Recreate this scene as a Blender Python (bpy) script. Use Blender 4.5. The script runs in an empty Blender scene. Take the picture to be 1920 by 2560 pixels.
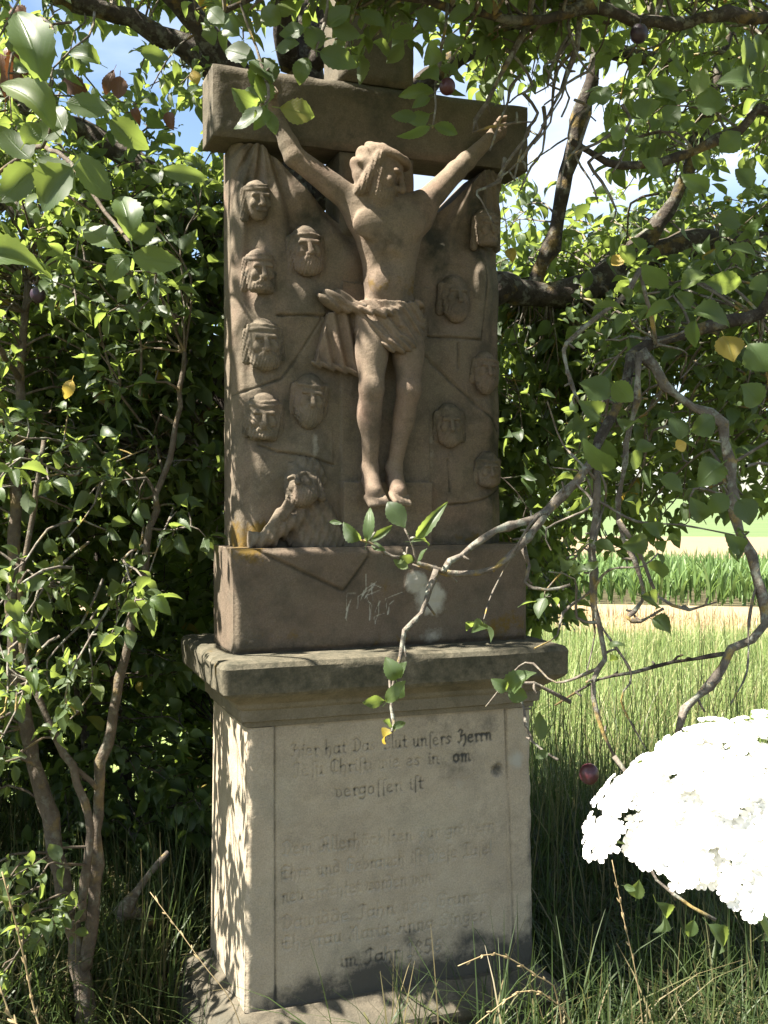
import bpy, math, random
import numpy as np
from mathutils import Vector, Matrix
rng = np.random.default_rng(7); random.seed(7)
scene = bpy.context.scene
col = scene.collection

# ------------------------------------------------------------------ camera, sky, sun, exposure
F_PX = 2700.0                                   # focal length in photo pixels (photo 1920 x 2560)
YAW = math.atan(F_PX / 7290.0); PITCH = math.atan(43.0 / F_PX)
CAM = np.array([-0.9392, -2.6547, 1.47])
FW = np.array([math.sin(YAW)*math.cos(PITCH), math.cos(YAW)*math.cos(PITCH), -math.sin(PITCH)])
RT = np.array([math.cos(YAW), -math.sin(YAW), 0.0]); UP = np.cross(RT, FW)
cam_d = bpy.data.cameras.new('camera'); cam = bpy.data.objects.new('camera', cam_d); col.objects.link(cam)
cam_d.sensor_fit = 'HORIZONTAL'; cam_d.sensor_width = 36; cam_d.lens = 36*F_PX/1920
cam_d.clip_start = 0.02; cam_d.clip_end = 9000
cam.location = CAM
cam.rotation_euler = Matrix(((RT[0], UP[0], -FW[0]), (RT[1], UP[1], -FW[1]), (RT[2], UP[2], -FW[2]))).to_euler()
scene.camera = cam
scene.render.resolution_x = 768; scene.render.resolution_y = 1024

SUN = np.array([-0.57, 0.02, 0.80]); SUN /= np.linalg.norm(SUN)     # towards the sun
world = bpy.data.worlds.new('World'); scene.world = world; world.use_nodes = True
wn = world.node_tree.nodes; wl = world.node_tree.links
bg = wn['Background']; sky = wn.new('ShaderNodeTexSky'); sky.sky_type = 'NISHITA'; sky.sun_disc = False
sky.sun_elevation = math.asin(SUN[2]); sky.sun_rotation = math.atan2(SUN[0], SUN[1])
sky.air_density = 1.0; sky.dust_density = .7; sky.ozone_density = 1.2
tcw = wn.new('ShaderNodeTexCoord'); mpw = wn.new('ShaderNodeMapping'); mpw.inputs['Scale'].default_value = (1.2, 1.2, 4.0)
nzw = wn.new('ShaderNodeTexNoise'); nzw.inputs['Scale'].default_value = 2.4; nzw.inputs['Detail'].default_value = 6
crw = wn.new('ShaderNodeValToRGB'); crw.color_ramp.elements[0].position = .42; crw.color_ramp.elements[1].position = .72
mxw = wn.new('ShaderNodeMix'); mxw.data_type = 'RGBA'; mxw.inputs['B'].default_value = (8.0, 8.3, 8.9, 1)
mlw = wn.new('ShaderNodeMath'); mlw.operation = 'MULTIPLY'; mlw.inputs[1].default_value = .55
wl.new(tcw.outputs['Generated'], mpw.inputs['Vector']); wl.new(mpw.outputs['Vector'], nzw.inputs['Vector'])
wl.new(nzw.outputs['Fac'], crw.inputs['Fac']); wl.new(crw.outputs['Color'], mlw.inputs[0]); wl.new(mlw.outputs[0], mxw.inputs['Factor'])
wl.new(sky.outputs['Color'], mxw.inputs['A']); wl.new(mxw.outputs['Result'], bg.inputs['Color'])
bg.inputs['Strength'].default_value = 0.05
sd = bpy.data.lights.new('sun', 'SUN'); sd.energy = 5.0; sd.angle = math.radians(.53); sd.color = (1, .93, .82)
so = bpy.data.objects.new('sun', sd); col.objects.link(so)
so.rotation_euler = Vector(-SUN).to_track_quat('-Z', 'Y').to_euler(); so.location = (-4, -1, 8)
vs = scene.view_settings; vs.view_transform = 'Standard'; vs.look = 'None'; vs.exposure = 2.35; vs.gamma = 1.0
vs.use_curve_mapping = False

# ------------------------------------------------------------------ helpers
def ray(px, py): return FW + RT*(px-960)/F_PX + UP*(1280-py)/F_PX
def onY(px, py, Y):
    d = ray(px, py); return CAM + d*((Y-CAM[1])/d[1])
def atD(px, py, dist): return CAM + ray(px, py)*dist           # dist along the view axis
def proj(P):
    v = np.asarray(P, float)-CAM; z = v@FW
    zz = np.where(np.abs(z) < 1e-6, 1e-6, z)
    return 960+F_PX*(v@RT)/zz, 1280-F_PX*(v@UP)/zz, z
def mesh_np(name, V, faces, smooth=True, sharp=None):
    """faces: array (n,4) or (n,3) or list"""
    me = bpy.data.meshes.new(name)
    V = np.asarray(V, np.float32)
    if isinstance(faces, np.ndarray):
        n, k = faces.shape
        me.vertices.add(len(V)); me.vertices.foreach_set('co', V.ravel())
        me.loops.add(n*k); me.loops.foreach_set('vertex_index', faces.astype(np.int32).ravel())
        me.polygons.add(n); me.polygons.foreach_set('loop_start', np.arange(0, n*k, k, dtype=np.int32))
        me.update(calc_edges=True); me.validate()
    else:
        me.from_pydata([tuple(map(float, v)) for v in V], [], faces); me.update()
    me.polygons.foreach_set('use_smooth', np.full(len(me.polygons), smooth, bool)); me.update()
    return me
def link(name, me, m=None, parent=None):
    o = bpy.data.objects.new(name, me); col.objects.link(o)
    if m is not None and len(me.materials) == 0: me.materials.append(m)
    if parent is not None: set_parent(o, parent)
    return o
def set_parent(o, p):
    o.parent = p
    # meshes are written in world coordinates: shift back by the parents' own offsets
    off = Vector((0, 0, 0)); q = p
    while q is not None: off += q.location; q = q.parent
    o.location = o.location - off
def tag(o, label=None, cat=None, group=None, kind=None):
    if label: o['label'] = label
    if cat: o['category'] = cat
    if group: o['group'] = group
    if kind: o['kind'] = kind
    return o
def thing(name, label, cat, loc, group=None):
    o = bpy.data.objects.new(name, None); col.objects.link(o); o.location = loc
    o.empty_display_size = .1
    return tag(o, label, cat, group)
def vnoise(P, seed=0):
    """value noise for points (n,2) or (n,3), -1..1"""
    P = np.asarray(P, float)
    if P.shape[-1] == 2: P = np.concatenate([P, np.zeros(P.shape[:-1]+(1,))], -1)
    i = np.floor(P).astype(np.int64); f = P-i; f = f*f*(3-2*f)
    def h(a, b, c):
        n = (a*374761393 + b*668265263 + c*2147483647 + seed*974711) & 0xffffffff
        n = ((n ^ (n >> 13))*1274126177) & 0xffffffff
        return ((n ^ (n >> 16)) & 0xffff)/32767.5-1
    out = 0
    for dx in (0, 1):
        for dy in (0, 1):
            for dz in (0, 1):
                w = (f[..., 0] if dx else 1-f[..., 0])*(f[..., 1] if dy else 1-f[..., 1])*(f[..., 2] if dz else 1-f[..., 2])
                out = out + w*h(i[..., 0]+dx, i[..., 1]+dy, i[..., 2]+dz)
    return out
def fbm(P, seed=0, o=4):
    P = np.asarray(P, float); s = 0; a = 1; t = 0
    for k in range(o): s = s+a*vnoise(P*2**k, seed+k*17); t += a; a *= .5
    return s/t
def smooth(a, b, x):
    t = np.clip((x-a)/(b-a), 0, 1); return t*t*(3-2*t)

# ------------------------------------------------------------------ materials
def nt(name):
    m = bpy.data.materials.new(name); m.use_nodes = True
    n = m.node_tree.nodes; return m, n, m.node_tree.links, n['Principled BSDF']
def noise(n, l, vec, scale, detail=5, rough=.6):
    t = n.new('ShaderNodeTexNoise'); t.inputs['Scale'].default_value = scale; t.inputs['Detail'].default_value = detail
    t.inputs['Roughness'].default_value = rough
    if vec is not None: l.new(vec, t.inputs['Vector'])
    return t
def ramp(n, l, fac, stops):
    r = n.new('ShaderNodeValToRGB'); e = r.color_ramp.elements
    while len(e) < len(stops): e.new(.5)
    for k, (p, c) in enumerate(stops):
        e[k].position = p; e[k].color = (c if len(c) == 4 else (*c, 1)) if not isinstance(c, (int, float)) else (c, c, c, 1)
    l.new(fac, r.inputs['Fac']); return r
def mixc(n, l, fac, a, b, mode='MIX'):
    x = n.new('ShaderNodeMix'); x.data_type = 'RGBA'; x.blend_type = mode
    for key, v in (('Factor', fac), ('A', a), ('B', b)):
        if hasattr(v, 'is_linked') or hasattr(v, 'links'): l.new(v, x.inputs[key])
        else: x.inputs[key].default_value = v if key == 'Factor' else (*v, 1)
    return x.outputs['Result']
def mathn(n, l, op, a, b=None, clamp=False):
    x = n.new('ShaderNodeMath'); x.operation = op; x.use_clamp = clamp
    for k, v in enumerate((a, b)):
        if v is None: continue
        if hasattr(v, 'links'): l.new(v, x.inputs[k])
        else: x.inputs[k].default_value = v
    return x.outputs[0]
def stone_mat(name, c1, c2, c3, dark, lich=.45):
    m, n, l, p = nt(name)
    pos = n.new('ShaderNodeNewGeometry').outputs['Position']
    a = noise(n, l, pos, 5.0, 6); b = noise(n, l, pos, 24, 6, .65); g = noise(n, l, pos, 260, 3, .7); w = noise(n, l, pos, 11, 8, .7)
    base = ramp(n, l, a.outputs['Fac'], [(.3, c1), (.52, c2), (.72, c3)]).outputs['Color']
    spk = ramp(n, l, b.outputs['Fac'], [(.35, 0), (.62, 1)]).outputs['Color']
    base = mixc(n, l, mathn(n, l, 'MULTIPLY', spk, .35), base, tuple(x*.72 for x in c2))
    grain = ramp(n, l, g.outputs['Fac'], [(.3, .78), (.7, 1.18)]).outputs['Color']
    base = mixc(n, l, 1.0, base, grain, 'MULTIPLY')
    st = n.new('ShaderNodeAttribute'); st.attribute_name = 'st'
    sep = n.new('ShaderNodeSeparateColor'); l.new(st.outputs['Color'], sep.inputs['Color'])
    # weathering with a shape of its own: algae streaks and crusts
    alg = ramp(n, l, w.outputs['Fac'], [(.47, 0), (.66, 1)]).outputs['Color']
    base = mixc(n, l, mathn(n, l, 'MULTIPLY', alg, lich), base, dark)
    fn_ = noise(n, l, pos, 70, 6, .75)
    def patch(base, chan, colr, lo, gain, slope=1.7):
        s = mathn(n, l, 'ADD', chan, mathn(n, l, 'MULTIPLY', mathn(n, l, 'SUBTRACT', mathn(n, l, 'MULTIPLY', mathn(n, l, 'ADD', b.outputs['Fac'], fn_.outputs['Fac']), .5), .5), gain))
        s = mathn(n, l, 'MULTIPLY', mathn(n, l, 'SUBTRACT', s, lo), slope, True)
        s = mathn(n, l, 'MULTIPLY', s, mathn(n, l, 'MULTIPLY', chan, 2.2, True), True)
        return mixc(n, l, s, base, colr)
    base = patch(base, sep.outputs['Red'], dark, .22, 1.8)
    base = patch(base, sep.outputs['Green'], (.125, .08, .02), .50, 3.4, 2.2)
    base = patch(base, sep.outputs['Blue'], (.33, .315, .265), .3, 2.0)
    l.new(base, p.inputs['Base Color']); p.inputs['Roughness'].default_value = .93
    p.inputs['Specular IOR Level'].default_value = .2
    h = mathn(n, l, 'ADD', mathn(n, l, 'MULTIPLY', b.outputs['Fac'], 1.4), mathn(n, l, 'MULTIPLY', g.outputs['Fac'], .32))
    bp = n.new('ShaderNodeBump'); bp.inputs['Strength'].default_value = .55; bp.inputs['Distance'].default_value = .006
    l.new(h, bp.inputs['Height']); l.new(bp.outputs['Normal'], p.inputs['Normal'])
    return m
M = {}
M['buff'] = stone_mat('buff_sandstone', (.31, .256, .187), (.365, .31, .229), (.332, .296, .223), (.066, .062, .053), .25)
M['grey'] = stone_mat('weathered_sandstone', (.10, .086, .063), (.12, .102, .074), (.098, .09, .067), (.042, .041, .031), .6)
M['corn'] = stone_mat('cornice_sandstone', (.15, .128, .09), (.178, .152, .107), (.15, .135, .10), (.048, .046, .032), .5)
M['red'] = stone_mat('red_sandstone', (.115, .087, .063), (.135, .103, .075), (.115, .099, .072), (.04, .037, .028), .5)
M['relief'] = stone_mat('relief_sandstone', (.175, .124, .093), (.165, .134, .098), (.125, .113, .084), (.046, .044, .033), .58)
M['figure'] = stone_mat('figure_sandstone', (.205, .14, .105), (.19, .147, .107), (.155, .131, .095), (.055, .05, .038), .6)

def leaf_mat(name, top, top2, under, trans, odd=True, tw=.37):
    m, n, l, p = nt(name)
    uv = n.new('ShaderNodeUVMap'); sx = n.new('ShaderNodeSeparateXYZ'); l.new(uv.outputs['UV'], sx.inputs[0])
    oi = n.new('ShaderNodeObjectInfo'); at = n.new('ShaderNodeAttribute'); at.attribute_name = 'rnd'
    r = mathn(n, l, 'FRACT', mathn(n, l, 'ADD', mathn(n, l, 'MULTIPLY', oi.outputs['Random'], 1.0), at.outputs['Fac']))
    au = mathn(n, l, 'ABSOLUTE', mathn(n, l, 'SUBTRACT', sx.outputs['X'], .5))
    vein = mathn(n, l, 'SUBTRACT', 1, mathn(n, l, 'MULTIPLY', au, 26, True))
    side = mathn(n, l, 'FRACT', mathn(n, l, 'SUBTRACT', mathn(n, l, 'MULTIPLY', sx.outputs['Y'], 8), mathn(n, l, 'MULTIPLY', au, 7)))
    side = mathn(n, l, 'MULTIPLY', mathn(n, l, 'GREATER_THAN', side, .86), .4)
    vein = mathn(n, l, 'MAXIMUM', vein, side)
    pos = n.new('ShaderNodeNewGeometry')
    nz = noise(n, l, pos.outputs['Position'], 60, 3)
    stops = [(0, top), (.55, top2), (.86, tuple(x*1.35 for x in top2))]
    if odd: stops += [(.992, (top2[0]*1.8, top2[1]*1.4, top2[2])), (.999, (.30, .22, .03))]
    rc = ramp(n, l, r, stops); c = rc.outputs['Color']
    c = mixc(n, l, mathn(n, l, 'MULTIPLY', nz.outputs['Fac'], .35), c, tuple(x*.6 for x in top))
    cv = mixc(n, l, mathn(n, l, 'MULTIPLY', vein, .45), c, tuple(x*2.1 for x in top2))
    cb = mixc(n, l, .6, cv, under)
    fc = mixc(n, l, pos.outputs['Backfacing'], cv, cb)
    l.new(fc, p.inputs['Base Color']); p.inputs['Roughness'].default_value = .48; p.inputs['Specular IOR Level'].default_value = .42
    tl = n.new('ShaderNodeBsdfTranslucent')
    tc = mixc(n, l, mathn(n, l, 'MULTIPLY', r, .55), trans, tuple(x*1.2 for x in trans))
    tc = mixc(n, l, mathn(n, l, 'MULTIPLY', vein, .35), tc, tuple(x*.5 for x in trans))
    if odd: tc = mixc(n, l, mathn(n, l, 'GREATER_THAN', r, .997), tc, (.62, .42, .05))
    l.new(tc, tl.inputs['Color'])
    ms = n.new('ShaderNodeMixShader'); ms.inputs[0].default_value = tw
    l.new(p.outputs[0], ms.inputs[1]); l.new(tl.outputs[0], ms.inputs[2])
    bp = n.new('ShaderNodeBump'); bp.inputs['Strength'].default_value = .4; bp.inputs['Distance'].default_value = .002
    l.new(vein, bp.inputs['Height']); l.new(bp.outputs[0], p.inputs['Normal'])
    l.new(ms.outputs[0], n['Material Output'].inputs['Surface'])
    return m
M['leaf'] = leaf_mat('plum_leaf', (.024, .042, .017), (.044, .072, .025), (.10, .13, .08), (.35, .46, .085))
M['leaf_dark'] = leaf_mat('hedge_leaf', (.026, .046, .018), (.046, .076, .027), (.09, .12, .07), (.30, .41, .055))
M['leaf_brown'] = leaf_mat('withered_leaf', (.085, .045, .028), (.13, .065, .035), (.15, .09, .06), (.22, .085, .03), False, .2)
M['leaf_yellow'] = leaf_mat('yellow_leaf', (.36, .27, .06), (.42, .30, .07), (.42, .33, .14), (.6, .45, .08), False, .35)

def bark_mat(name, c1, c2, lichen=.5):
    m, n, l, p = nt(name)
    pos = n.new('ShaderNodeNewGeometry').outputs['Position']
    a = noise(n, l, pos, 38, 7, .7); b = noise(n, l, pos, 14, 5); g = noise(n, l, pos, 30, 6, .7)
    c = ramp(n, l, a.outputs['Fac'], [(.32, c1), (.68, c2)]).outputs['Color']
    gr = ramp(n, l, g.outputs['Fac'], [(.52, 0), (.62, 1)]).outputs['Color']
    c = mixc(n, l, mathn(n, l, 'MULTIPLY', gr, lichen), c, (.26, .27, .22))
    ye = ramp(n, l, b.outputs['Fac'], [(.56, 0), (.64, 1)]).outputs['Color']
    c = mixc(n, l, mathn(n, l, 'MULTIPLY', mathn(n, l, 'MULTIPLY', ye, a.outputs['Fac']), lichen*1.3, True), c, (.36, .25, .05))
    l.new(c, p.inputs['Base Color']); p.inputs['Roughness'].default_value = .9; p.inputs['Specular IOR Level'].default_value = .2
    bp = n.new('ShaderNodeBump'); bp.inputs['Strength'].default_value = .9; bp.inputs['Distance'].default_value = .008
    l.new(mathn(n, l, 'ADD', a.outputs['Fac'], g.outputs['Fac']), bp.inputs['Height']); l.new(bp.outputs[0], p.inputs['Normal'])
    return m
M['bark'] = bark_mat('plum_bark', (.025, .021, .017), (.075, .062, .05), .4)
M['bark_y'] = bark_mat('young_bark', (.07, .056, .043), (.13, .105, .08), .3)
M['twig'] = bark_mat('twig_bark', (.075, .062, .05), (.19, .165, .135), .9)

def grass_mat(name, c1, c2, c3, trans, tw=.35):
    m, n, l, p = nt(name)
    at = n.new('ShaderNodeAttribute'); at.attribute_name = 'rnd'
    c = ramp(n, l, at.outputs['Fac'], [(0, c1), (.6, c2), (.9, c3)]).outputs['Color']
    l.new(c, p.inputs['Base Color']); p.inputs['Roughness'].default_value = .5; p.inputs['Specular IOR Level'].default_value = .35
    tl = n.new('ShaderNodeBsdfTranslucent'); l.new(mixc(n, l, .5, c, trans), tl.inputs['Color'])
    ms = n.new('ShaderNodeMixShader'); ms.inputs[0].default_value = tw
    l.new(p.outputs[0], ms.inputs[1]); l.new(tl.outputs[0], ms.inputs[2]); l.new(ms.outputs[0], n['Material Output'].inputs['Surface'])
    return m
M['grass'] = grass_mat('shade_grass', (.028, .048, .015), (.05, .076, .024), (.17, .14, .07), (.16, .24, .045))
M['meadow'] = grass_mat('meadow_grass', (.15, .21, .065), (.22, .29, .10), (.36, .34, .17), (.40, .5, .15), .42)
M['maize'] = grass_mat('maize', (.08, .14, .04), (.11, .18, .055), (.15, .22, .075), (.26, .40, .08))
M['straw'] = grass_mat('dry_straw', (.30, .23, .12), (.36, .28, .15), (.40, .32, .18), (.4, .3, .14), .2)
M['straw_d'] = grass_mat('dead_straw', (.075, .06, .038), (.11, .088, .055), (.16, .13, .08), (.12, .09, .05), .15)
def flat_mat(name, c1, c2, scale, rough=.95, bump=.3, stretch=None):
    m, n, l, p = nt(name)
    pos = n.new('ShaderNodeNewGeometry').outputs['Position']
    if stretch:
        mp = n.new('ShaderNodeMapping'); mp.inputs['Rotation'].default_value = (0, 0, stretch[0]); mp.inputs['Scale'].default_value = stretch[1]
        l.new(pos, mp.inputs[0]); pos = mp.outputs[0]
    a = noise(n, l, pos, scale, 8, .65)
    l.new(ramp(n, l, a.outputs['Fac'], [(.3, c1), (.7, c2)]).outputs['Color'], p.inputs['Base Color'])
    p.inputs['Roughness'].default_value = rough; p.inputs['Specular IOR Level'].default_value = .15
    bp = n.new('ShaderNodeBump'); bp.inputs['Strength'].default_value = bump; bp.inputs['Distance'].default_value = .03
    l.new(a.outputs['Fac'], bp.inputs['Height']); l.new(bp.outputs[0], p.inputs['Normal'])
    return m
M['soil'] = flat_mat('soil', (.045, .04, .024), (.11, .10, .05), 9)
M['stubble'] = flat_mat('stubble', (.22, .165, .10), (.29, .22, .135), 6)
M['wheat'] = flat_mat('ripe_wheat', (.20, .145, .088), (.25, .185, .115), 2.5)
M['farfield'] = flat_mat('far_green_field', (.075, .115, .045), (.12, .16, .065), .25, stretch=(-.58, (.3, 3, 1)))

# ------------------------------------------------------------------ terrain (world +s runs away from the camera over the fields)
SD = np.array([math.sin(math.radians(31)), math.cos(math.radians(31))]); ST = np.array([SD[1], -SD[0]])
S0 = np.array(CAM[:2])
def gz_s(s):
    return np.interp(s, [-60, 9, 13, 15, 25, 60, 300, 700, 1500, 4000], [0, 0, .0, -.03, -.45, -1.15, -.9, 1.3, -6, -40])
def gz(x, y): return gz_s((x-S0[0])*SD[0]+(y-S0[1])*SD[1])
def strip(name, s0, s1, m, lift, w0, w1, ns=24, kind='structure', seg=30):
    ss = s0+(s1-s0)*np.linspace(0, 1, ns)**1.6
    V = []
    for s in ss:
        for t in np.linspace(w0, w1, seg):
            t2 = t*(1+max(s, 0)*.02); p = S0+SD*s+ST*t2
            V.append((p[0], p[1], float(gz_s(s))+lift))
    V = np.array(V); i, j = np.meshgrid(np.arange(ns-1), np.arange(seg-1), indexing='ij'); a = (i*seg+j).ravel()
    return tag(link(name, mesh_np(name, V, np.stack([a, a+1, a+seg+1, a+seg], 1)[:, ::-1]), m), kind=kind)
strip('ground', -60, 4000, M['soil'], 0, -80, 80, 90)
strip('meadow_ground', 4.5, 10.6, flat_mat('meadow_floor', (.10, .15, .04), (.2, .24, .08), 8), .004, -30, 40)
strip('stubble_strip', 10.2, 15.0, M['stubble'], .009, -40, 60, 8)
strip('maize_ground', 15.0, 25.0, M['soil'], .007, -40, 60, 12)
strip('wheat_field', 25.0, 62, M['wheat'], .30, -40, 80, 24)
strip('far_field', 62, 3000, M['farfield'], .02, -60, 120, 70)

# ------------------------------------------------------------------ blades of grass, vectorised
def blades(B, H, W, lean, az, rnd, seg=4, droop=1.0):
    """B (n,3) bases; returns V, faces, rnd per vertex"""
    n = len(B); t = np.linspace(0, 1, seg+1)[None, :]
    hx = np.cos(az)[:, None]; hy = np.sin(az)[:, None]
    bend = lean[:, None]*(t**1.7)*H[:, None]
    up = H[:, None]*(t-.42*droop*np.clip(lean, 0, 1.6)[:, None]*t**3)
    cx = B[:, 0:1]+hx*bend; cy = B[:, 1:2]+hy*bend; cz = B[:, 2:3]+up
    tw = rng.uniform(-.9, .9, n)[:, None]
    w = W[:, None]*(1-t**2.2)*.5+.0004
    sx = -np.sin(az[:, None]+tw); sy = np.cos(az[:, None]+tw)
    L = np.stack([cx+sx*w, cy+sy*w, cz], -1); R = np.stack([cx-sx*w, cy-sy*w, cz], -1)
    V = np.stack([L, R], 2).reshape(-1, 3)
    k = (np.arange(n)*(seg+1)*2)[:, None]+(np.arange(seg)*2)[None, :]; k = k.ravel()
    return V, np.stack([k, k+1, k+3, k+2], 1), np.repeat(rnd, (seg+1)*2)
def blade_obj(name, parts, m, parent=None):
    Vs, Fs, Rs = [], [], []; o = 0
    for V, Fc, r in parts: Vs.append(V); Fs.append(Fc+o); Rs.append(r); o += len(V)
    me = mesh_np(name, np.concatenate(Vs), np.concatenate(Fs))
    a = me.attributes.new('rnd', 'FLOAT', 'POINT'); a.data.foreach_set('value', np.concatenate(Rs).astype(np.float32))
    return link(name, me, m, parent)

# ------------------------------------------------------------------ signed distance sculpting (surface nets)
class Sculpt:
    def __init__(s, lo, hi, h):
        s.lo = np.array(lo, float); s.h = h; s.n = np.ceil((np.array(hi)-s.lo)/h).astype(int)+1
        s.F = np.full(s.n, .05, np.float32)
    def sub(s, lo, hi):
        a = np.clip(np.floor((np.array(lo)-s.lo)/s.h).astype(int), 0, s.n); b = np.clip(np.ceil((np.array(hi)-s.lo)/s.h).astype(int)+1, 0, s.n)
        sl = tuple(slice(x, y) for x, y in zip(a, b))
        ax = [(s.lo[k]+np.arange(a[k], b[k])*s.h).astype(np.float32) for k in range(3)]
        return sl, np.meshgrid(*ax, indexing='ij')
    def put(s, sl, d, k, op='add'):
        A = s.F[sl]; d = d.astype(np.float32)
        if op == 'add':
            hh = np.clip(.5+.5*(A-d)/k, 0, 1); s.F[sl] = A*(1-hh)+d*hh-k*hh*(1-hh)
        else:
            hh = np.clip(.5-.5*(A+d)/k, 0, 1); s.F[sl] = A*(1-hh)-d*hh+k*hh*(1-hh)
    def cap(s, a, b, ra, rb=None, k=.01, op='add', disp=None):
        rb = ra if rb is None else rb; a = np.array(a, float); b = np.array(b, float); r = max(ra, rb)+k+.012
        sl, (X, Y, Z) = s.sub(np.minimum(a, b)-r, np.maximum(a, b)+r)
        if X.size == 0: return
        ab = b-a; t = np.clip(((X-a[0])*ab[0]+(Y-a[1])*ab[1]+(Z-a[2])*ab[2])/(ab@ab+1e-12), 0, 1)
        d = np.sqrt((X-a[0]-t*ab[0])**2+(Y-a[1]-t*ab[1])**2+(Z-a[2]-t*ab[2])**2)-(ra+(rb-ra)*t)
        if disp: d = d+disp(X, Y, Z, t)
        s.put(sl, d, k, op)
    def ell(s, c, r, k=.01, R=None, op='add', disp=None):
        c = np.array(c, float); r = np.array(r, float); e = r.max()+k+.012
        sl, (X, Y, Z) = s.sub(c-e, c+e)
        if X.size == 0: return
        P = np.stack([X-c[0], Y-c[1], Z-c[2]], -1)
        if R is not None: P = P@np.asarray(R)
        q = np.sqrt(((P/r)**2).sum(-1)); q2 = np.sqrt(((P/(r*r))**2).sum(-1))
        d = q*(q-1)/np.maximum(q2, 1e-6)
        if disp: d = d+disp(X, Y, Z, None)
        s.put(sl, d, k, op)
    def fn(s, lo, hi, f, k=.01, op='add'):
        sl, (X, Y, Z) = s.sub(lo, hi)
        if X.size: s.put(sl, f(X, Y, Z), k, op)
    def mesh(s, name):
        F = s.F.copy(); F[0] = F[-1] = .02; F[:, 0] = F[:, -1] = .02; F[:, :, 0] = F[:, :, -1] = .02
        I = F < 0; nx, ny, nz = s.n
        cs = [I[dx:nx-1+dx, dy:ny-1+dy, dz:nz-1+dz] for dx in (0, 1) for dy in (0, 1) for dz in (0, 1)]
        cnt = sum(c.astype(np.int8) for c in cs); act = (cnt > 0) & (cnt < 8)
        idx = np.argwhere(act); vid = np.full(act.shape, -1, np.int64); vid[act] = np.arange(len(idx))
        corners = np.array([(dx, dy, dz) for dx in (0, 1) for dy in (0, 1) for dz in (0, 1)])
        fv = np.stack([F[idx[:, 0]+c[0], idx[:, 1]+c[1], idx[:, 2]+c[2]] for c in corners], 1)
        acc = np.zeros((len(idx), 3)); num = np.zeros(len(idx))
        for a in range(8):
            for b in range(a+1, 8):
                if np.abs(corners[a]-corners[b]).sum() != 1: continue
                m = (fv[:, a] < 0) != (fv[:, b] < 0)
                t = fv[:, a]/np.where(m, fv[:, a]-fv[:, b], 1)
                acc += np.where(m[:, None], corners[a]+(corners[b]-corners[a])*t[:, None], 0); num += m
        V = s.lo+(idx+acc/num[:, None])*s.h
        Q = []
        for ax in range(3):
            u, v = [(1, 2), (2, 0), (0, 1)][ax]
            sl0 = [slice(1, -1)]*3; sl0[ax] = slice(0, -1); sl1 = list(sl0); sl1[ax] = slice(1, None)
            A = I[tuple(sl0)]; B = I[tuple(sl1)]
            e = np.argwhere(A != B)
            if len(e) == 0: continue
            off = np.ones(3, int); off[ax] = 0; e = e+off
            du = np.zeros(3, int); du[u] = 1; dv = np.zeros(3, int); dv[v] = 1
            g = lambda p: vid[p[:, 0], p[:, 1], p[:, 2]]
            q = np.stack([g(e-du-dv), g(e-dv), g(e), g(e-du)], 1)
            fl = I[e[:, 0], e[:, 1], e[:, 2]]
            Q.append(np.where(fl[:, None], q, q[:, ::-1]))
        Q = np.concatenate(Q); Q = Q[(Q >= 0).all(1)]
        return mesh_np(name, V, Q)

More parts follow.
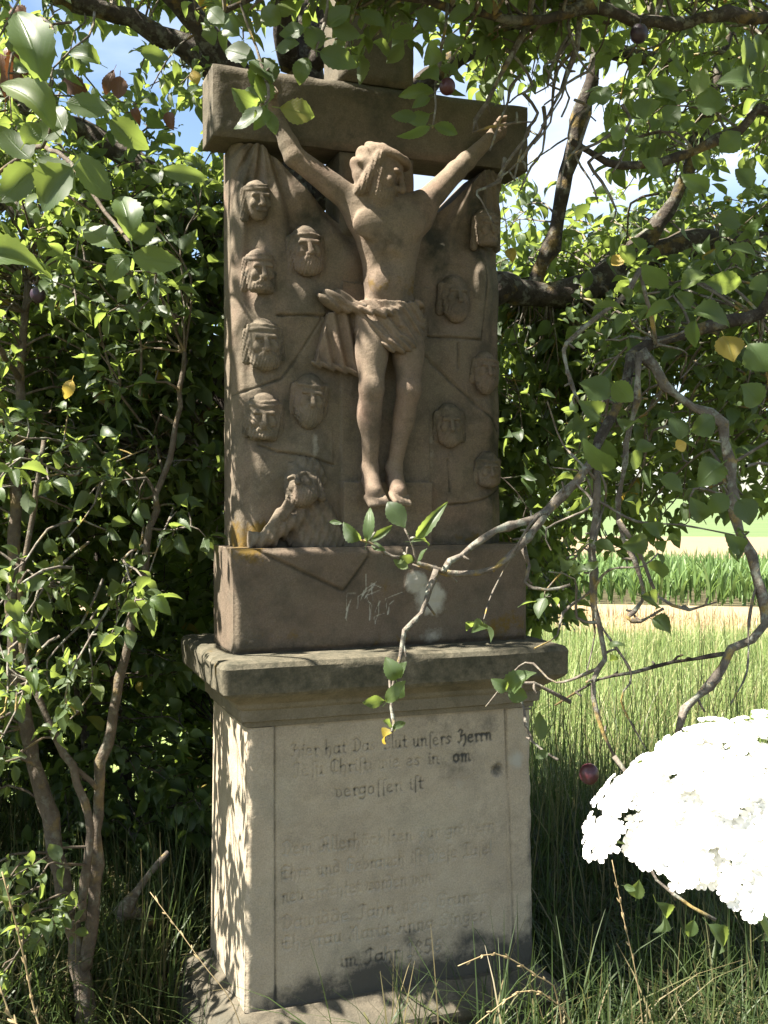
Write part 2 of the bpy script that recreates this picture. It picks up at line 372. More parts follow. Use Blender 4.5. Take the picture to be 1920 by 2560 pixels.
def rot(yaw=0, pitch=0, roll=0):
    return np.array(Matrix.Rotation(yaw, 3, 'Z') @ Matrix.Rotation(pitch, 3, 'X') @ Matrix.Rotation(roll, 3, 'Y'))
def head(S, c, s, R, beard=1.0, band=2, hair=1.0, crown=False, seed=0):
    """a carved head: local -y is the face, z up, about .075 x .115 at s = 1"""
    c = np.array(c, float); r_ = np.random.default_rng(seed)
    T = lambda *p: c+R@(np.array(p)*s)
    S.ell(T(0, .006, .012), np.array((.036, .042, .042))*s, .004*s, R)
    S.ell(T(0, -.006, -.012), np.array((.0295, .034, .043))*s, .012*s, R)
    S.cap(T(-.019, -.036, .0105), T(.019, -.036, .0105), .0065*s, .0065*s, .006*s)
    for sg in (-1, 1):
        S.cap(T(sg*.009, -.045, .0005), T(sg*.020, -.040, -.001), .0098*s, .0092*s, .004*s, 'sub')
        S.ell(T(sg*.0140, -.0315, .0012), np.array((.0085, .0062, .0050))*s, .0015*s, R)
        S.ell(T(sg*.019, -.031, -.011), np.array((.010, .009, .010))*s, .008*s, R)
    S.cap(T(0, -.0395, .009), T(0, -.0545, -.013), .0046*s, .0074*s, .004*s)
    S.cap(T(-.006, -.043, -.0145), T(.006, -.043, -.0145), .0045*s, .0045*s, .003*s)
    S.cap(T(-.010, -.0385, -.0265), T(.010, -.0385, -.0265), .0055*s, .0055*s, .004*s)
    S.cap(T(-.012, -.0450, -.0262), T(.012, -.0450, -.0262), .0026*s, .0026*s, .002*s, 'sub')
    wav = lambda X, Y, Z, t: .0016*s*np.sin(X*900/s+Z*320/s)*np.sin(Z*520/s+seed)
    if beard > 0:
        S.ell(T(0, -.020, -.040), np.array((.030, .027, .022*beard+.004))*s, .007*s, R, disp=wav)
        for sg in (-1, 1):
            S.cap(T(sg*.003, -.0435, -.0205), T(sg*.019, -.034, -.033), .0048*s, .0052*s, .003*s, disp=wav)
            S.cap(T(sg*.029, -.012, -.004), T(sg*.022, -.018, -.042), .010*s, .012*s, .007*s, disp=wav)
    if hair > 0:
        for sg in (-1, 1):
            S.cap(T(sg*.034, .0, .022), T(sg*.037, .004, -.030-.012*hair), .011*s, .012*s, .006*s, disp=wav)
    def ring(z0, rr, off):
        def f(X, Y, Z):
            P = (np.stack([X-c[0], Y-c[1], Z-c[2]], -1)@R)/s
            q = np.sqrt((P[..., 0]/.0375)**2+((P[..., 1]-.005)/.0435)**2)
            tilt = z0+.0015*np.sin(P[..., 0]*60+seed)
            d = np.sqrt(((q-1)*.040-off)**2+(P[..., 2]-tilt)**2)-rr*(1+.10*np.sin(np.arctan2(P[..., 1], P[..., 0])*7+P[..., 2]*300))
            return d*s
        e = .06*s; S.fn(c-e, c+e, f, .003*s)
    if band >= 1: ring(.0275, .0044, -.0045)
    if band >= 2: ring(.0355, .0044, -.008)
    if crown: ring(.036, .0075, -.002)

# ------------------------------------------------------------------ the wayside cross
MON = thing('wayside_cross', 'tall sandstone wayside cross with carved crucified figure, relief heads and inscribed pedestal', 'monument', (0, 0, 0))
def set_st(me, st):
    a = me.color_attributes.new('st', 'FLOAT_COLOR', 'POINT'); c = np.ones((len(me.vertices), 4), np.float32)
    c[:, :3] = st; a.data.foreach_set('color', c.ravel())
def hfield(name, X, Y, Z, yback, m, st=None, parent=MON):
    """front sheet (nu,nv) closed to a flat back at y = yback"""
    nu, nv = X.shape; V = np.stack([X, Y, Z], -1).reshape(-1, 3)
    i, j = np.meshgrid(np.arange(nu-1), np.arange(nv-1), indexing='ij'); a = (i*nv+j).ravel()
    Fq = np.stack([a, a+nv, a+nv+1, a+1], 1)
    loop = np.concatenate([np.arange(nu)*nv, (nu-1)*nv+np.arange(1, nv), np.arange(nu-2, -1, -1)*nv+nv-1, np.arange(nv-2, 0, -1)])
    n0 = len(V); nl = len(loop); rings = []
    for k, fr in enumerate((.0, .34, .67, 1.0)):
        P = V[loop].copy(); P[:, 1] = P[:, 1]+(yback-P[:, 1])*fr
        rings.append(P)
    VV = np.concatenate([V]+rings)
    Q = [Fq]
    for k in range(3):
        b0 = n0+k*nl; b1 = b0+nl; q = np.arange(nl); q2 = (q+1) % nl
        Q.append(np.stack([b0+q2, b0+q, b1+q, b1+q2], 1))
    bk = np.stack([V.reshape(nu, nv, 3)[:, 0], V.reshape(nu, nv, 3)[:, -1]], 1).reshape(-1, 3).copy(); bk[:, 1] = yback     # back face
    c = len(VV)+np.arange(nu-1)*2; Q.append(np.stack([c, c+1, c+3, c+2], 1)); VV = np.concatenate([VV, bk])
    me = mesh_np(name, VV, np.concatenate(Q))
    if st is not None:
        s = st.reshape(-1, 3); set_st(me, np.concatenate([s]+[s[loop]*f for f in (1, .6, .4, .4)]+[np.full((2*nu, 3), .2)]))
    o = link(name, me, m, parent)
    return o
def seg_dist(PX, PZ, pts):
    d = np.full(PX.shape, 9.0)
    for (x0, z0), (x1, z1) in zip(pts[:-1], pts[1:]):
        dx, dz = x1-x0, z1-z0; t = np.clip(((PX-x0)*dx+(PZ-z0)*dz)/(dx*dx+dz*dz+1e-12), 0, 1)
        d = np.minimum(d, np.hypot(PX-x0-t*dx, PZ-z0-t*dz))
    return d
def W2(pts, Y): return [tuple(onY(px, py, Y)[[0, 2]]) for px, py in pts]
def blob(PX, PZ, px, py, r, Y, ex=1.0):
    c = onY(px, py, Y); return np.exp(-(((PX-c[0])/ex)**2+(PZ-c[2])**2)/(r*r))

def ring_stack(name, prof, hx, hy, m, jit=.003, n=26, cy=0.0, parent=MON, stf=None, cr=.012):
    """moulding: prof = list of (offset, z); rectangle half sizes grow by offset, corners rounded, edges worn"""
    V = []
    for (o, z) in prof:
        a, b = hx+o, hy+o; ring = []
        for (x0, y0, x1, y1) in ((-a, -b, a, -b), (a, -b, a, b), (a, b, -a, b), (-a, b, -a, -b)):
            for t in np.linspace(0, 1, n, endpoint=False):
                e = .5-.5*math.cos(math.pi*t)
                ring.append((x0+(x1-x0)*e, y0+(y1-y0)*e+cy, z))
        V.append(ring)
    V = np.array(V); N = V.shape[1]; dir_ = V.copy(); dir_[..., 2] = 0; dir_[..., 1] -= cy
    # round corners
    a_ = np.abs(dir_[..., 0]); b_ = np.abs(dir_[..., 1])
    for k, (o, z) in enumerate(prof):
        cx = np.clip(a_[k]-(hx+o-cr), 0, None); cyy = np.clip(b_[k]-(hy+o-cr), 0, None)
        ln = np.hypot(cx, cyy); f = np.where((ln > cr) & (cx > 0) & (cyy > 0), cr/np.maximum(ln, 1e-9), 1)
        V[k, :, 0] -= np.sign(dir_[k, :, 0])*cx*(1-f); V[k, :, 1] -= np.sign(dir_[k, :, 1])*cyy*(1-f)
    P = V.reshape(-1, 3)
    d = dir_.reshape(-1, 3); d /= np.maximum(np.linalg.norm(d, axis=1, keepdims=True), 1e-9)
    P = P+d*(jit*fbm(P*14, 3)+jit*.8*fbm(P*45, 9))[:, None]
    P[:, 2] += jit*.6*fbm(P*20, 5)
    K = len(prof); i, j = np.meshgrid(np.arange(K-1), np.arange(N), indexing='ij')
    a = (i*N+j).ravel(); b = (i*N+(j+1) % N).ravel()
    faces = [tuple(f) for f in np.stack([a, b, b+N, a+N], 1).tolist()]
    faces.append(tuple(range(N-1, -1, -1))); faces.append(tuple(range((K-1)*N, K*N)))
    me = mesh_np(name, P, faces)
    me.set_sharp_from_angle(angle=math.radians(32))
    if stf: set_st(me, stf(P))
    mod_ = link(name, me, m, parent)
    me.polygons[len(me.polygons)-1].use_smooth = False; me.polygons[len(me.polygons)-2].use_smooth = False
    return mod_
def densify(prof, k=4):
    out = []
    for (a, b) in zip(prof[:-1], prof[1:]):
        for t in range(k): out.append((a[0]+(b[0]-a[0])*t/k, a[1]+(b[1]-a[1])*t/k))
    return out+[prof[-1]]

# plinth, shaft, cornice
def st_plinth(P):
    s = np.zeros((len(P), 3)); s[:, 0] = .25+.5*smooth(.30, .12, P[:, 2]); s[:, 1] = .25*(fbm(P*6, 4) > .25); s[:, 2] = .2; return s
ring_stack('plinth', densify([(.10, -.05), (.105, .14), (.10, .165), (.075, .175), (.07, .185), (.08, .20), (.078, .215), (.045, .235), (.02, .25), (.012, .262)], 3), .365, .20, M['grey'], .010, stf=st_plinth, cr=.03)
def st_corn(P):
    s = np.zeros((len(P), 3)); s[:, 0] = .52*smooth(.98, 1.04, P[:, 2])+.10; s[:, 1] = .55*np.clip(fbm(P*7, 14)*1.8-.1, 0, 1)*(P[:, 2] > 1.0); return s
ring_stack('cornice', densify([(-.02, .925), (.010, .930), (.012, .942), (.022, .946), (.024, .972), (.030, .978), (.034, .988), (.05, 1.0), (.068, 1.012), (.075, 1.020), (.076, 1.030), (.079, 1.078), (.072, 1.089), (.06, 1.0925), (.02, 1.0925)], 3), .365, .20, M['corn'], .004, stf=st_corn, cr=.015)

# stroke lettering for the inscription: broken-script letters, x height .56, capitals 1
GL = {
 'a': ".38,.5 .12,.52 .04,.36 .06,.08 .2,.02 .36,.16|.38,.56 .38,.08 .48,.02", 'b': ".06,1 .06,.08 .2,0 .38,.12 .38,.42 .24,.54 .06,.42",
 'c': ".36,.5 .16,.54 .05,.4 .06,.1 .2,0 .36,.08", 'd': ".1,.95 .3,.8 .4,.5 .38,.12 .2,0 .05,.1 .05,.4 .2,.54 .36,.44",
 'e': ".06,.28 .34,.38 .3,.52 .14,.54 .05,.4 .06,.1 .2,0 .36,.08", 'f': ".34,.95 .2,.98 .14,.85 .14,-.25|.02,.54 .3,.54",
 'g': ".36,.5 .14,.54 .05,.38 .08,.14 .22,.08 .38,.2|.38,.56 .38,-.15 .24,-.3 .06,-.22", 'h': ".06,1 .06,0|.06,.4 .26,.56 .36,.42 .36,.05 .28,-.2",
 'i': ".04,.5 .12,.56 .12,.06 .22,0|.12,.75 .14,.8", 'j': ".12,.56 .12,-.2 .02,-.28", 'k': ".06,1 .06,0|.3,.56 .08,.3 .34,0", 'l': ".1,1 .1,.06 .2,0",
 'm': ".02,.5 .1,.56 .1,0|.1,.42 .26,.56 .32,.46 .32,0|.32,.42 .48,.56 .54,.46 .54,.06 .64,0", 'n': ".02,.5 .1,.56 .1,0|.1,.42 .28,.56 .36,.46 .36,.06 .46,0",
 'o': ".2,.56 .06,.44 .06,.12 .2,0 .36,.12 .36,.44 .2,.56", 'r': ".02,.5 .1,.56 .1,0 .18,.04|.1,.42 .24,.56 .32,.48", 's': ".34,.48 .2,.56 .08,.46 .3,.2 .2,.02 .04,.08",
 'S': ".5,.9 .3,1 .1,.88 .12,.64 .42,.44 .46,.16 .26,0 .04,.1", 'f2': "", 't': ".14,.85 .14,.08 .28,.02|.02,.54 .28,.54", 'u': ".04,.52 .1,.56 .1,.1 .2,0 .36,.14|.36,.56 .36,.06 .46,0",
 'v': ".04,.6 .12,.54 .1,.1 .22,0 .38,.14 .36,.44 .24,.56", 'w': ".04,.6 .1,.54 .1,.1 .2,0 .3,.1 .3,.52|.3,.1 .42,0 .54,.14 .52,.44 .42,.56", 'z': ".06,.52 .32,.54 .12,.3 .3,.14 .2,-.1 .06,-.2",
 'ö': ".2,.56 .06,.44 .06,.12 .2,0 .36,.12 .36,.44 .2,.56|.12,.74 .13,.8|.28,.74 .29,.8", 'ß': ".14,-.25 .14,.85 .26,.98 .34,.85 .22,.6 .36,.4 .3,.1 .2,.04", 'ſ': ".32,.95 .2,.98 .14,.85 .14,-.2",
 'H': ".02,.85 .16,.98 .3,.88 .2,.6 .22,.2 .08,.02 .0,.12|.24,.5 .46,.6 .54,.4 .52,.0 .4,-.22", 'D': ".05,.85 .3,1 .54,.7 .52,.25 .3,0 .08,.1|.2,.8 .2,.15", 'B': ".06,.9 .14,1 .14,.05|.14,.9 .38,.98 .46,.8 .2,.56 .46,.4 .46,.1 .24,0 .06,.06",
 'J': ".08,.86 .28,1 .44,.88|.32,.92 .3,.1 .14,-.12 .02,0", 'C': ".5,.86 .3,1 .1,.8 .06,.3 .24,.02 .5,.14|.28,.9 .28,.2", 'A': ".02,.3 .06,.06 .2,.1 .3,.6 .2,.96 .04,.86|.3,.95 .52,1 .5,.1 .6,.0|.22,.4 .5,.42",
 'E': ".5,.88 .26,1 .06,.76 .08,.2 .28,0 .52,.14|.1,.52 .4,.56|.28,.9 .28,.1", 'G': ".52,.86 .28,1 .06,.74 .08,.2 .3,0 .5,.16 .48,.46 .3,.5|.26,.9 .26,.2", 'T': ".04,.82 .2,.98 .5,.94|.3,.95 .3,.06 .06,.04 .5,.02",
 'M': ".02,.2 .1,.02 .16,.5 .1,.95 .26,.8 .26,.05|.26,.7 .44,.98 .5,.7 .5,.05 .6,.0", '1': ".06,.78 .2,1 .2,0|.06,0 .34,0", '8': ".22,.52 .06,.74 .2,1 .38,.78 .08,.26 .2,0 .4,.2 .22,.52", '5': ".4,1 .12,1 .1,.58 .34,.56 .4,.2 .2,0 .04,.1", '6': ".38,.96 .14,.7 .06,.2 .22,0 .4,.2 .34,.46 .1,.36", '.': ".06,.02 .08,.06",
}
GW = {'m': .72, 'w': .64, 'i': .26, 'l': .24, 't': .34, 'f': .34, 'ſ': .30, 'r': .36, ' ': .34, 'H': .66, 'D': .64, 'A': .7, 'E': .62, 'G': .62, 'M': .72, 'S': .6, 'C': .6, 'T': .6, '1': .42, '.': .2}
def text_strokes(txt, p0, p1, Y):
    """strokes for txt spread from photo baseline point p0 to p1 on the plane y = Y"""
    a = onY(*p0, Y)[[0, 2]]; b = onY(*p1, Y)[[0, 2]]
    tot = sum(GW.get(c, .52) for c in txt); w = (b[0]-a[0])/tot; hgt = .034; x = a[0]; out = []
    zz = (a[1]+b[1])/2
    for c in txt:
        g = GL.get(c, '')
        for st in g.split('|'):
            pts = [tuple(map(float, q.split(','))) for q in st.split()]
            if len(pts) > 1: out.append([(x+u*w*.98, zz+v*hgt) for u, v in pts])
        x += GW.get(c, .52)*w
    return out
nx, nz = 366, 346
u = np.linspace(-.367, .367, nx); v = np.linspace(.262, .928, nz)
PX, PZ = np.meshgrid(u, v, indexing='ij')
YS = -.20
tap = 1+.028*(.93-PZ)/.67
X = PX*tap
Yp = np.full(PX.shape, YS)
ln_l = seg_dist(X, PZ, W2([(686, 1795), (688, 2500)], YS)); ln_r = seg_dist(X, PZ, W2([(1263, 1770), (1284, 2370)], YS))
xl = onY(686, 1900, YS)[0]; xr = onY(1265, 1900, YS)[0]+.012*(.93-PZ)/.67
inside = (X > xl) & (X < xr)
Yp += np.where(inside, .0, -.0045)
Yp += .004*np.exp(-(ln_l/.003)**2)+.004*np.exp(-(ln_r/.003)**2)
Yp += .0016*fbm(np.stack([X*9, PZ*9], -1), 2)+.0007*fbm(np.stack([X*60, PZ*60], -1), 8)
edge = np.minimum(X-X.min(axis=0), X.max(axis=0)-X)
Yp += .007*np.exp(-(edge/.006)**2)*(1+.9*fbm(np.stack([X*0, PZ*22], -1), 5))
ST_ = np.zeros(PX.shape+(3,))
ST_[..., 0] += .45*np.exp(-(ln_l/.004)**2)+.35*np.exp(-(ln_r/.004)**2)
lines = [("Hier hat Das Blut unſers Herrn", (728, 1886), (1232, 1858), .7), ("Jeſu Chriſti wie es in Rom", (733, 1936), (1180, 1908), .6), ("vergoſſen iſt", (838, 1988), (1060, 1978), .7),
         ("Dem Allerhöchſten zur größern", (706, 2123), (1240, 2093), .42), ("Ehre und Gebrauch iſt dieſe Taſel", (703, 2186), (1232, 2148), .42), ("neu errichtet worden von", (706, 2248), (1082, 2216), .38),
         ("Dawidde Jahn und Gruner", (704, 2310), (1218, 2266), .36), ("Ehefrau Maria Anna Singer", (704, 2360), (1214, 2318), .38), ("im Jahr 1856", (850, 2408), (1108, 2388), .5)]
r_t = np.random.default_rng(3)
for txt, p0, p1, dk in lines:
    for st in text_strokes(txt, p0, p1, YS):
        a = np.array(st); lo = a.min(0)-.008; hi = a.max(0)+.008
        ix = slice(max(0, np.searchsorted(u, lo[0]/1.028)-2), np.searchsorted(u, hi[0])+3); iz = slice(max(0, np.searchsorted(v, lo[1])-2), np.searchsorted(v, hi[1])+3)
        if PX[ix, iz].size == 0: continue
        d = seg_dist(X[ix, iz], PZ[ix, iz], st); wear = .55+.45*fbm(np.stack([X[ix, iz]*18, PZ[ix, iz]*18], -1), 31)
        g = np.exp(-(d/.0024)**2)
        Yp[ix, iz] += .0042*g*wear
        ST_[ix, iz, 0] += .78*dk*g*np.clip(wear+.25, 0, 1)
        ST_[ix, iz, 0] *= 1
        if dk < .6: ST_[ix, iz, 2] += .75*np.exp(-(d/.0018)**2)*(r_t.random() < .28)  # pale specks: light catching the lower strokes, painted into the colour
# old lichen stains on the panel
for px, py, r, a, ex in ((790, 1815, .03, .6, 1.3), (1080, 1800, .045, .5, 2.2), (1180, 1840, .05, .4, 1.6), (1230, 1800, .04, .4, 1), (1120, 1930, .038, .5, 1.4), (1160, 1895, .03, .4, 1.5), (1243, 1925, .022, 1.2, 1),
                         (1030, 2345, .025, .8, 1.3), (1180, 2340, .028, .75, 1.6), (905, 2375, .02, .5, 1.3), (940, 2420, .05, .55, 1.6), (1330, 2150, .05, .75, .45), (1325, 2060, .05, .7, .4), (1330, 2280, .06, .7, .5), (1000, 2015, .05, .3, 2)):
    ST_[..., 0] += .7*a*blob(X, PZ, px, py, r, YS, ex)
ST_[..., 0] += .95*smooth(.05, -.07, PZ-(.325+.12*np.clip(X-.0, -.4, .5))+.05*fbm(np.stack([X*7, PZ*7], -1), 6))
ST_[..., 2] += .9*blob(X, PZ, 1290, 1900, .03, YS)+.5*blob(X, PZ, 1150, 1960, .02, YS)
bl = blob(X, PZ, 1243, 1925, .017, YS); Yp += .006*np.clip(bl*1.6-.4, 0, 1)*(1+fbm(np.stack([X*70, PZ*70], -1), 3))
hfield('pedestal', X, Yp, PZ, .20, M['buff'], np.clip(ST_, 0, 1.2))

# lower block with the garment hem
u = np.linspace(-.388, .388, 260); v = np.linspace(1.0925, 1.342, 90); PX, PZ = np.meshgrid(u, v, indexing='ij'); YB = -.15
Yp = np.full(PX.shape, YB)+.002*fbm(np.stack([PX*8, PZ*8], -1), 12)+.0009*fbm(np.stack([PX*50, PZ*50], -1), 1)
hem = W2([(640, 1375), (674, 1392), (770, 1437), (858, 1478), (890, 1435), (920, 1392)], YB)
d = seg_dist(PX, PZ, hem)
tri = np.zeros(PX.shape, bool)
zl = np.interp(PX, [p[0] for p in hem], [p[1] for p in hem], left=9, right=9); tri = PZ > zl
Yp += np.where(tri, -.007*np.clip(d/.006, 0, 1), 0)+.003*np.exp(-(d/.004)**2)
edge = np.minimum(np.minimum(PX+.388, .388-PX), np.minimum(PZ-1.0925, 1.342-PZ)); Yp += .010*np.exp(-(edge/.008)**2)
ST_ = np.zeros(PX.shape+(3,))
ST_[..., 0] = .5*smooth(1.16, 1.095, PZ)+.7*np.exp(-(d/.005)**2)
for px, py, r, a, ex in ((640, 1385, .05, .65, 1), (600, 1365, .04, .65, 1), (1260, 1570, .05, .75, 1.8), (700, 1590, .03, .55, 4), (970, 1480, .03, .55, 1), (980, 1600, .03, .6, 2)): ST_[..., 1] += a*blob(PX, PZ, px, py, r, YB, ex)
mo = np.maximum(blob(PX, PZ, 1075, 1495, .058, YB), blob(PX, PZ, 1040, 1455, .04, YB))
mo = np.clip(mo*2.2-.9+.35*fbm(np.stack([PX*30, PZ*30], -1), 21), 0, 1)
Yp -= .007*mo*(.7+.4*fbm(np.stack([PX*60, PZ*60], -1), 22))
ST_[..., 2] += 1.2*mo+.5*blob(PX, PZ, 1080, 1590, .03, YB, 2)
for k in range(16):                                    # fine scratches
    x0, y0 = rng.uniform(862, 985), rng.uniform(1490, 1560); dd = seg_dist(PX, PZ, W2([(x0, y0), (x0+rng.uniform(-8, 12), y0-rng.uniform(12, 45)), (x0+rng.uniform(-4, 40), y0-rng.uniform(25, 60))], YB))
    g = np.exp(-(dd/.0016)**2); Yp += .0015*g; ST_[..., 2] += .8*g
hfield('base_block', PX, Yp, PZ, .09, M['red'], np.clip(ST_, 0, 1.2))

# relief slab: gathered cloaks, contours of garments; its top dips between the arms
u = np.linspace(-.364, .364, 300); v = np.linspace(0, 1, 400); PU, PVv = np.meshgrid(u, v, indexing='ij'); YR = -.08
zt = np.interp(u, [-.364, -.30, -.20, -.1, 0, .1, .20, .30, .364], [2.331, 2.325, 2.225, 2.15, 2.13, 2.15, 2.225, 2.325, 2.331])
Z = 1.342+(zt[:, None]-1.342)*PVv; PX = PU
Yp = np.full(PX.shape, YR); ST_ = np.zeros(PX.shape+(3,))
Yp += .0022*fbm(np.stack([PX*10, Z*7], -1), 41)+.0007*fbm(np.stack([PX*60, Z*60], -1), 43)
# folds hanging from the arms
for sg, cx in ((-1, -.30), (1, .30)):
    dx = PX-cx; dz = 2.36-Z; ang = np.arctan2(dx*-sg, np.maximum(dz, .02)); fade = np.exp(-((dz-.18)/.26)**2)*smooth(0, .05, dz)
    Yp += -.0085*fade*(np.sin(ang*15+.6*sg)+.4*np.sin(ang*31))
# long cloak folds on the outer margins
for sg in (-1, 1):
    e = (.364-np.abs(PX)); m_ = (PX*sg > 0)
    Yp += np.where(m_, -.006*np.sin(e*150+2*vnoise(np.stack([Z*3, Z*0], -1), 3+sg))*np.exp(-(e/.045)**2), 0)
    Yp += np.where(m_, .060*np.exp(-(e/.030)), 0)
# shoulders under every head
HEADS = [  # px, py, width px, yaw, pitch, beard, band, hair
 (644, 500, 72, .34, .05, .0, 2, 1.3), (651, 676, 78, .28, .10, .5, 2, 1.0), (766, 622, 86, .24, .0, .9, 1, 2.2), (660, 856, 88, .20, .05, .8, 2, .5),
 (775, 992, 84, .18, .12, 1.4, 1, .6), (661, 1040, 84, .06, .16, .4, 2, .9), (1218, 568, 74, .32, .05, .5, 2, 2.0), (1137, 738, 80, .26, .05, 1.2, 0, .9),
 (1215, 923, 70, .22, .05, 1.4, 1, .5), (1125, 1057, 76, .10, .08, 1.0, 0, 1.2), (1222, 1171, 66, .22, .14, .7, 1, .8)]
for (px, py, w, *_r) in HEADS:
    c = onY(px, py+78, YR); q = ((PX-c[0])/.062)**2+((Z-(c[2]-.05))/.085)**2
    Yp -= .016*np.exp(-q)
    c = onY(px, py, YR); q = ((PX-c[0])/.05)**2+((Z-c[2])/.07)**2; Yp += .008*np.exp(-q*1.2)
    ST_[..., 0] += .22*np.exp(-(np.sqrt(q)-1.05)**2*7)
cuts = [[(690, 790), (750, 790), (812, 790)], [(804, 796), (770, 850), (736, 904), (701, 948), (650, 966), (590, 986)], [(649, 1114), (690, 1130), (760, 1139), (831, 1162)],
        [(1212, 666), (1210, 760), (1203, 850), (1130, 846), (1068, 842)], [(1052, 885), (1085, 915), (1120, 950), (1160, 985), (1193, 1017), (1225, 1042), (1253, 1076)],
        [(1115, 1262), (1160, 1258), (1201, 1250), (1253, 1226)], [(1115, 1150), (1117, 1190), (1119, 1228)], [(1140, 860), (1142, 920)]]
for k, cpts in enumerate(cuts):
    d = seg_dist(PX, Z, W2(cpts, YR)); d = d+.0025*fbm(np.stack([PX*30, Z*30], -1), 90+k); Yp += .006*np.exp(-(d/.0030)**2); ST_[..., 0] += .5*np.exp(-(d/.0030)**2)*np.clip(.8+fbm(np.stack([PX*22, Z*22], -1), 33), 0, 1)
    pz = np.array(W2(cpts, YR)); zz = np.interp(PX, np.sort(pz[:, 0]), pz[np.argsort(pz[:, 0]), 1], left=-9, right=-9)
    if k in (0, 2, 3, 5): Yp -= np.where((Z > zz) & (zz > 0), .006*np.exp(-(Z-zz)/.04), 0)
# the cross post carries on behind the legs; footrest
pl, pr = onY(851, 1200, YR)[0], onY(1071, 1200, YR)[0]
post = (PX > pl) & (PX < pr) & (Z < 2.0); foot = post & (Z < onY(960, 1205, YR)[2])
Yp -= np.where(post, .007, 0); Yp -= np.where(foot, .018, 0)
ST_[..., 0] += .45*smooth(.05, .5, fbm(np.stack([PX*9, Z*2.2], -1), 51))
# trickle streaks with their own run
ST_[..., 2] += .62*np.clip(fbm(np.stack([PX*26, Z*3.2], -1), 61)*2.2-.75, 0, 1)
for px, py, r, a, ex in ((600, 1340, .05, .55, 1.4), (660, 1325, .035, .6, 1.2), (590, 1350, .06, .4, 1), (1180, 1345, .03, .5, 3)): ST_[..., 1] += a*blob(PX, Z, px, py, r, YR, ex)
ST_[..., 0] += .6*blob(PX, Z, 800, 520, .07, YR, .8)+.6*blob(PX, Z, 1085, 620, .08, YR, .5)+.5*smooth(1.40, 1.345, Z)*.8
hfield('relief_slab', PX, Yp, Z, .07, M['relief'], np.clip(ST_, 0, 1.2))

# heads of the relief
for k, (px, py, w, yaw, pit, beard, band, hair) in enumerate(HEADS):
    Yc = YR-.011; c = onY(px, py, Yc); s = w*.00104/.082
    S = Sculpt(c-np.array((.062, .066, .078))*s, c+np.array((.062, .03, .078))*s, .0021)
    head(S, c, s, rot(yaw-.20, pit, rng.uniform(-.08, .08)), beard, band, hair, seed=k)
    me = S.mesh('relief_head'); co = np.empty(len(me.vertices)*3, np.float32); me.vertices.foreach_get('co', co); co = co.reshape(-1, 3)
    co[:, 1] = YR+.004+(co[:, 1]-YR)*.72; co[:, 2] += .0012*vnoise(co*70, k); me.vertices.foreach_set('co', co.ravel()); me.update()
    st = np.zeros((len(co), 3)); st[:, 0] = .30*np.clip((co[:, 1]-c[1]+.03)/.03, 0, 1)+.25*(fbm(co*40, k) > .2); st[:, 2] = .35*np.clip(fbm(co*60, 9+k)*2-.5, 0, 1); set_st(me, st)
    link('head', me, M['relief'], MON)

# kneeling figure at the foot of the cross
S = Sculpt((-.34, -.17, 1.33), (-.07, -.04, 1.60), .0025)
P = lambda px, py, y: onY(px, py, y)
head(S, P(755, 1213, -.10), 1.02, rot(-.55, -.35, -.35), .9, 0, 1.2, seed=40)
fold = lambda X, Y, Z, t: .003*np.sin(X*170+Z*90)+.0015*np.sin(X*330-Z*120)
S.ell(P(762, 1195, -.085), (.052, .03, .055), .01, rot(0, 0, -.3), disp=fold)
S.ell(P(775, 1310, -.085), (.072, .034, .075), .02, disp=fold)
S.ell(P(800, 1350, -.085), (.065, .034, .05), .02, disp=fold)
S.cap(P(745, 1290, -.105), P(668, 1342, -.115), .024, .019, .012, disp=fold)
S.cap(P(668, 1342, -.115), P(700, 1282, -.125), .015, .013, .008)
for q in range(4): S.cap(P(698+q*4, 1287+q*3, -.128), P(716+q*6, 1252+q*5, -.130), .0062, .0045, .003)
S.ell(P(640, 1352, -.09), (.06, .03, .022), .02, disp=fold)
me = S.mesh('kneeling_figure'); co = np.empty(len(me.vertices)*3, np.float32); me.vertices.foreach_get('co', co); co = co.reshape(-1, 3)
st = np.zeros((len(co), 3)); st[:, 0] = .3; st[:, 1] = .55*np.exp(-((co[:, 0]+.30)/.06)**2-((co[:, 2]-1.36)/.04)**2); set_st(me, st)
link('kneeling_figure', me, M['relief'], MON)

# cross: transom and upper post, worn edges
def slabbox(name, x0, x1, y0, y1, z0, z1, m, seed, stn=.4, parent=MON):
    nx_ = max(12, int((x1-x0)/.008)); nz_ = max(12, int((z1-z0)/.008))
    PX, PZ = np.meshgrid(np.linspace(x0, x1, nx_), np.linspace(z0, z1, nz_), indexing='ij')
    e = np.minimum(np.minimum(PX-x0, x1-PX), np.minimum(PZ-z0, z1-PZ))
    Yp = np.full(PX.shape, y0)+.009*np.exp(-(e/.007)**2)*(1+.8*fbm(np.stack([PX*20, PZ*20], -1), seed))+.003*fbm(np.stack([PX*9, PZ*9], -1), seed+1)+.001*fbm(np.stack([PX*55, PZ*55], -1), seed+2)
    st = np.zeros(PX.shape+(3,)); st[..., 0] = stn*np.clip(.5+1.4*fbm(np.stack([PX*5, PZ*6], -1), seed+5), 0, 1)
    st[..., 2] = .5*np.clip(fbm(np.stack([PX*12, PZ*12], -1), seed+7)*2-.6, 0, 1); st[..., 1] = .5*np.clip(fbm(np.stack([PX*9, PZ*9], -1), seed+8)*2-.7, 0, 1)
    return hfield(name, PX, Yp, PZ, y1, m, st, parent)
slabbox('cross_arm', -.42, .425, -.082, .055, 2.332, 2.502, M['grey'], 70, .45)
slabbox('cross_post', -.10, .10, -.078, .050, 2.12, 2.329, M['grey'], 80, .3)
slabbox('cross_head', -.103, .098, -.080, .052, 2.5055, 2.98, M['grey'], 90, .6)

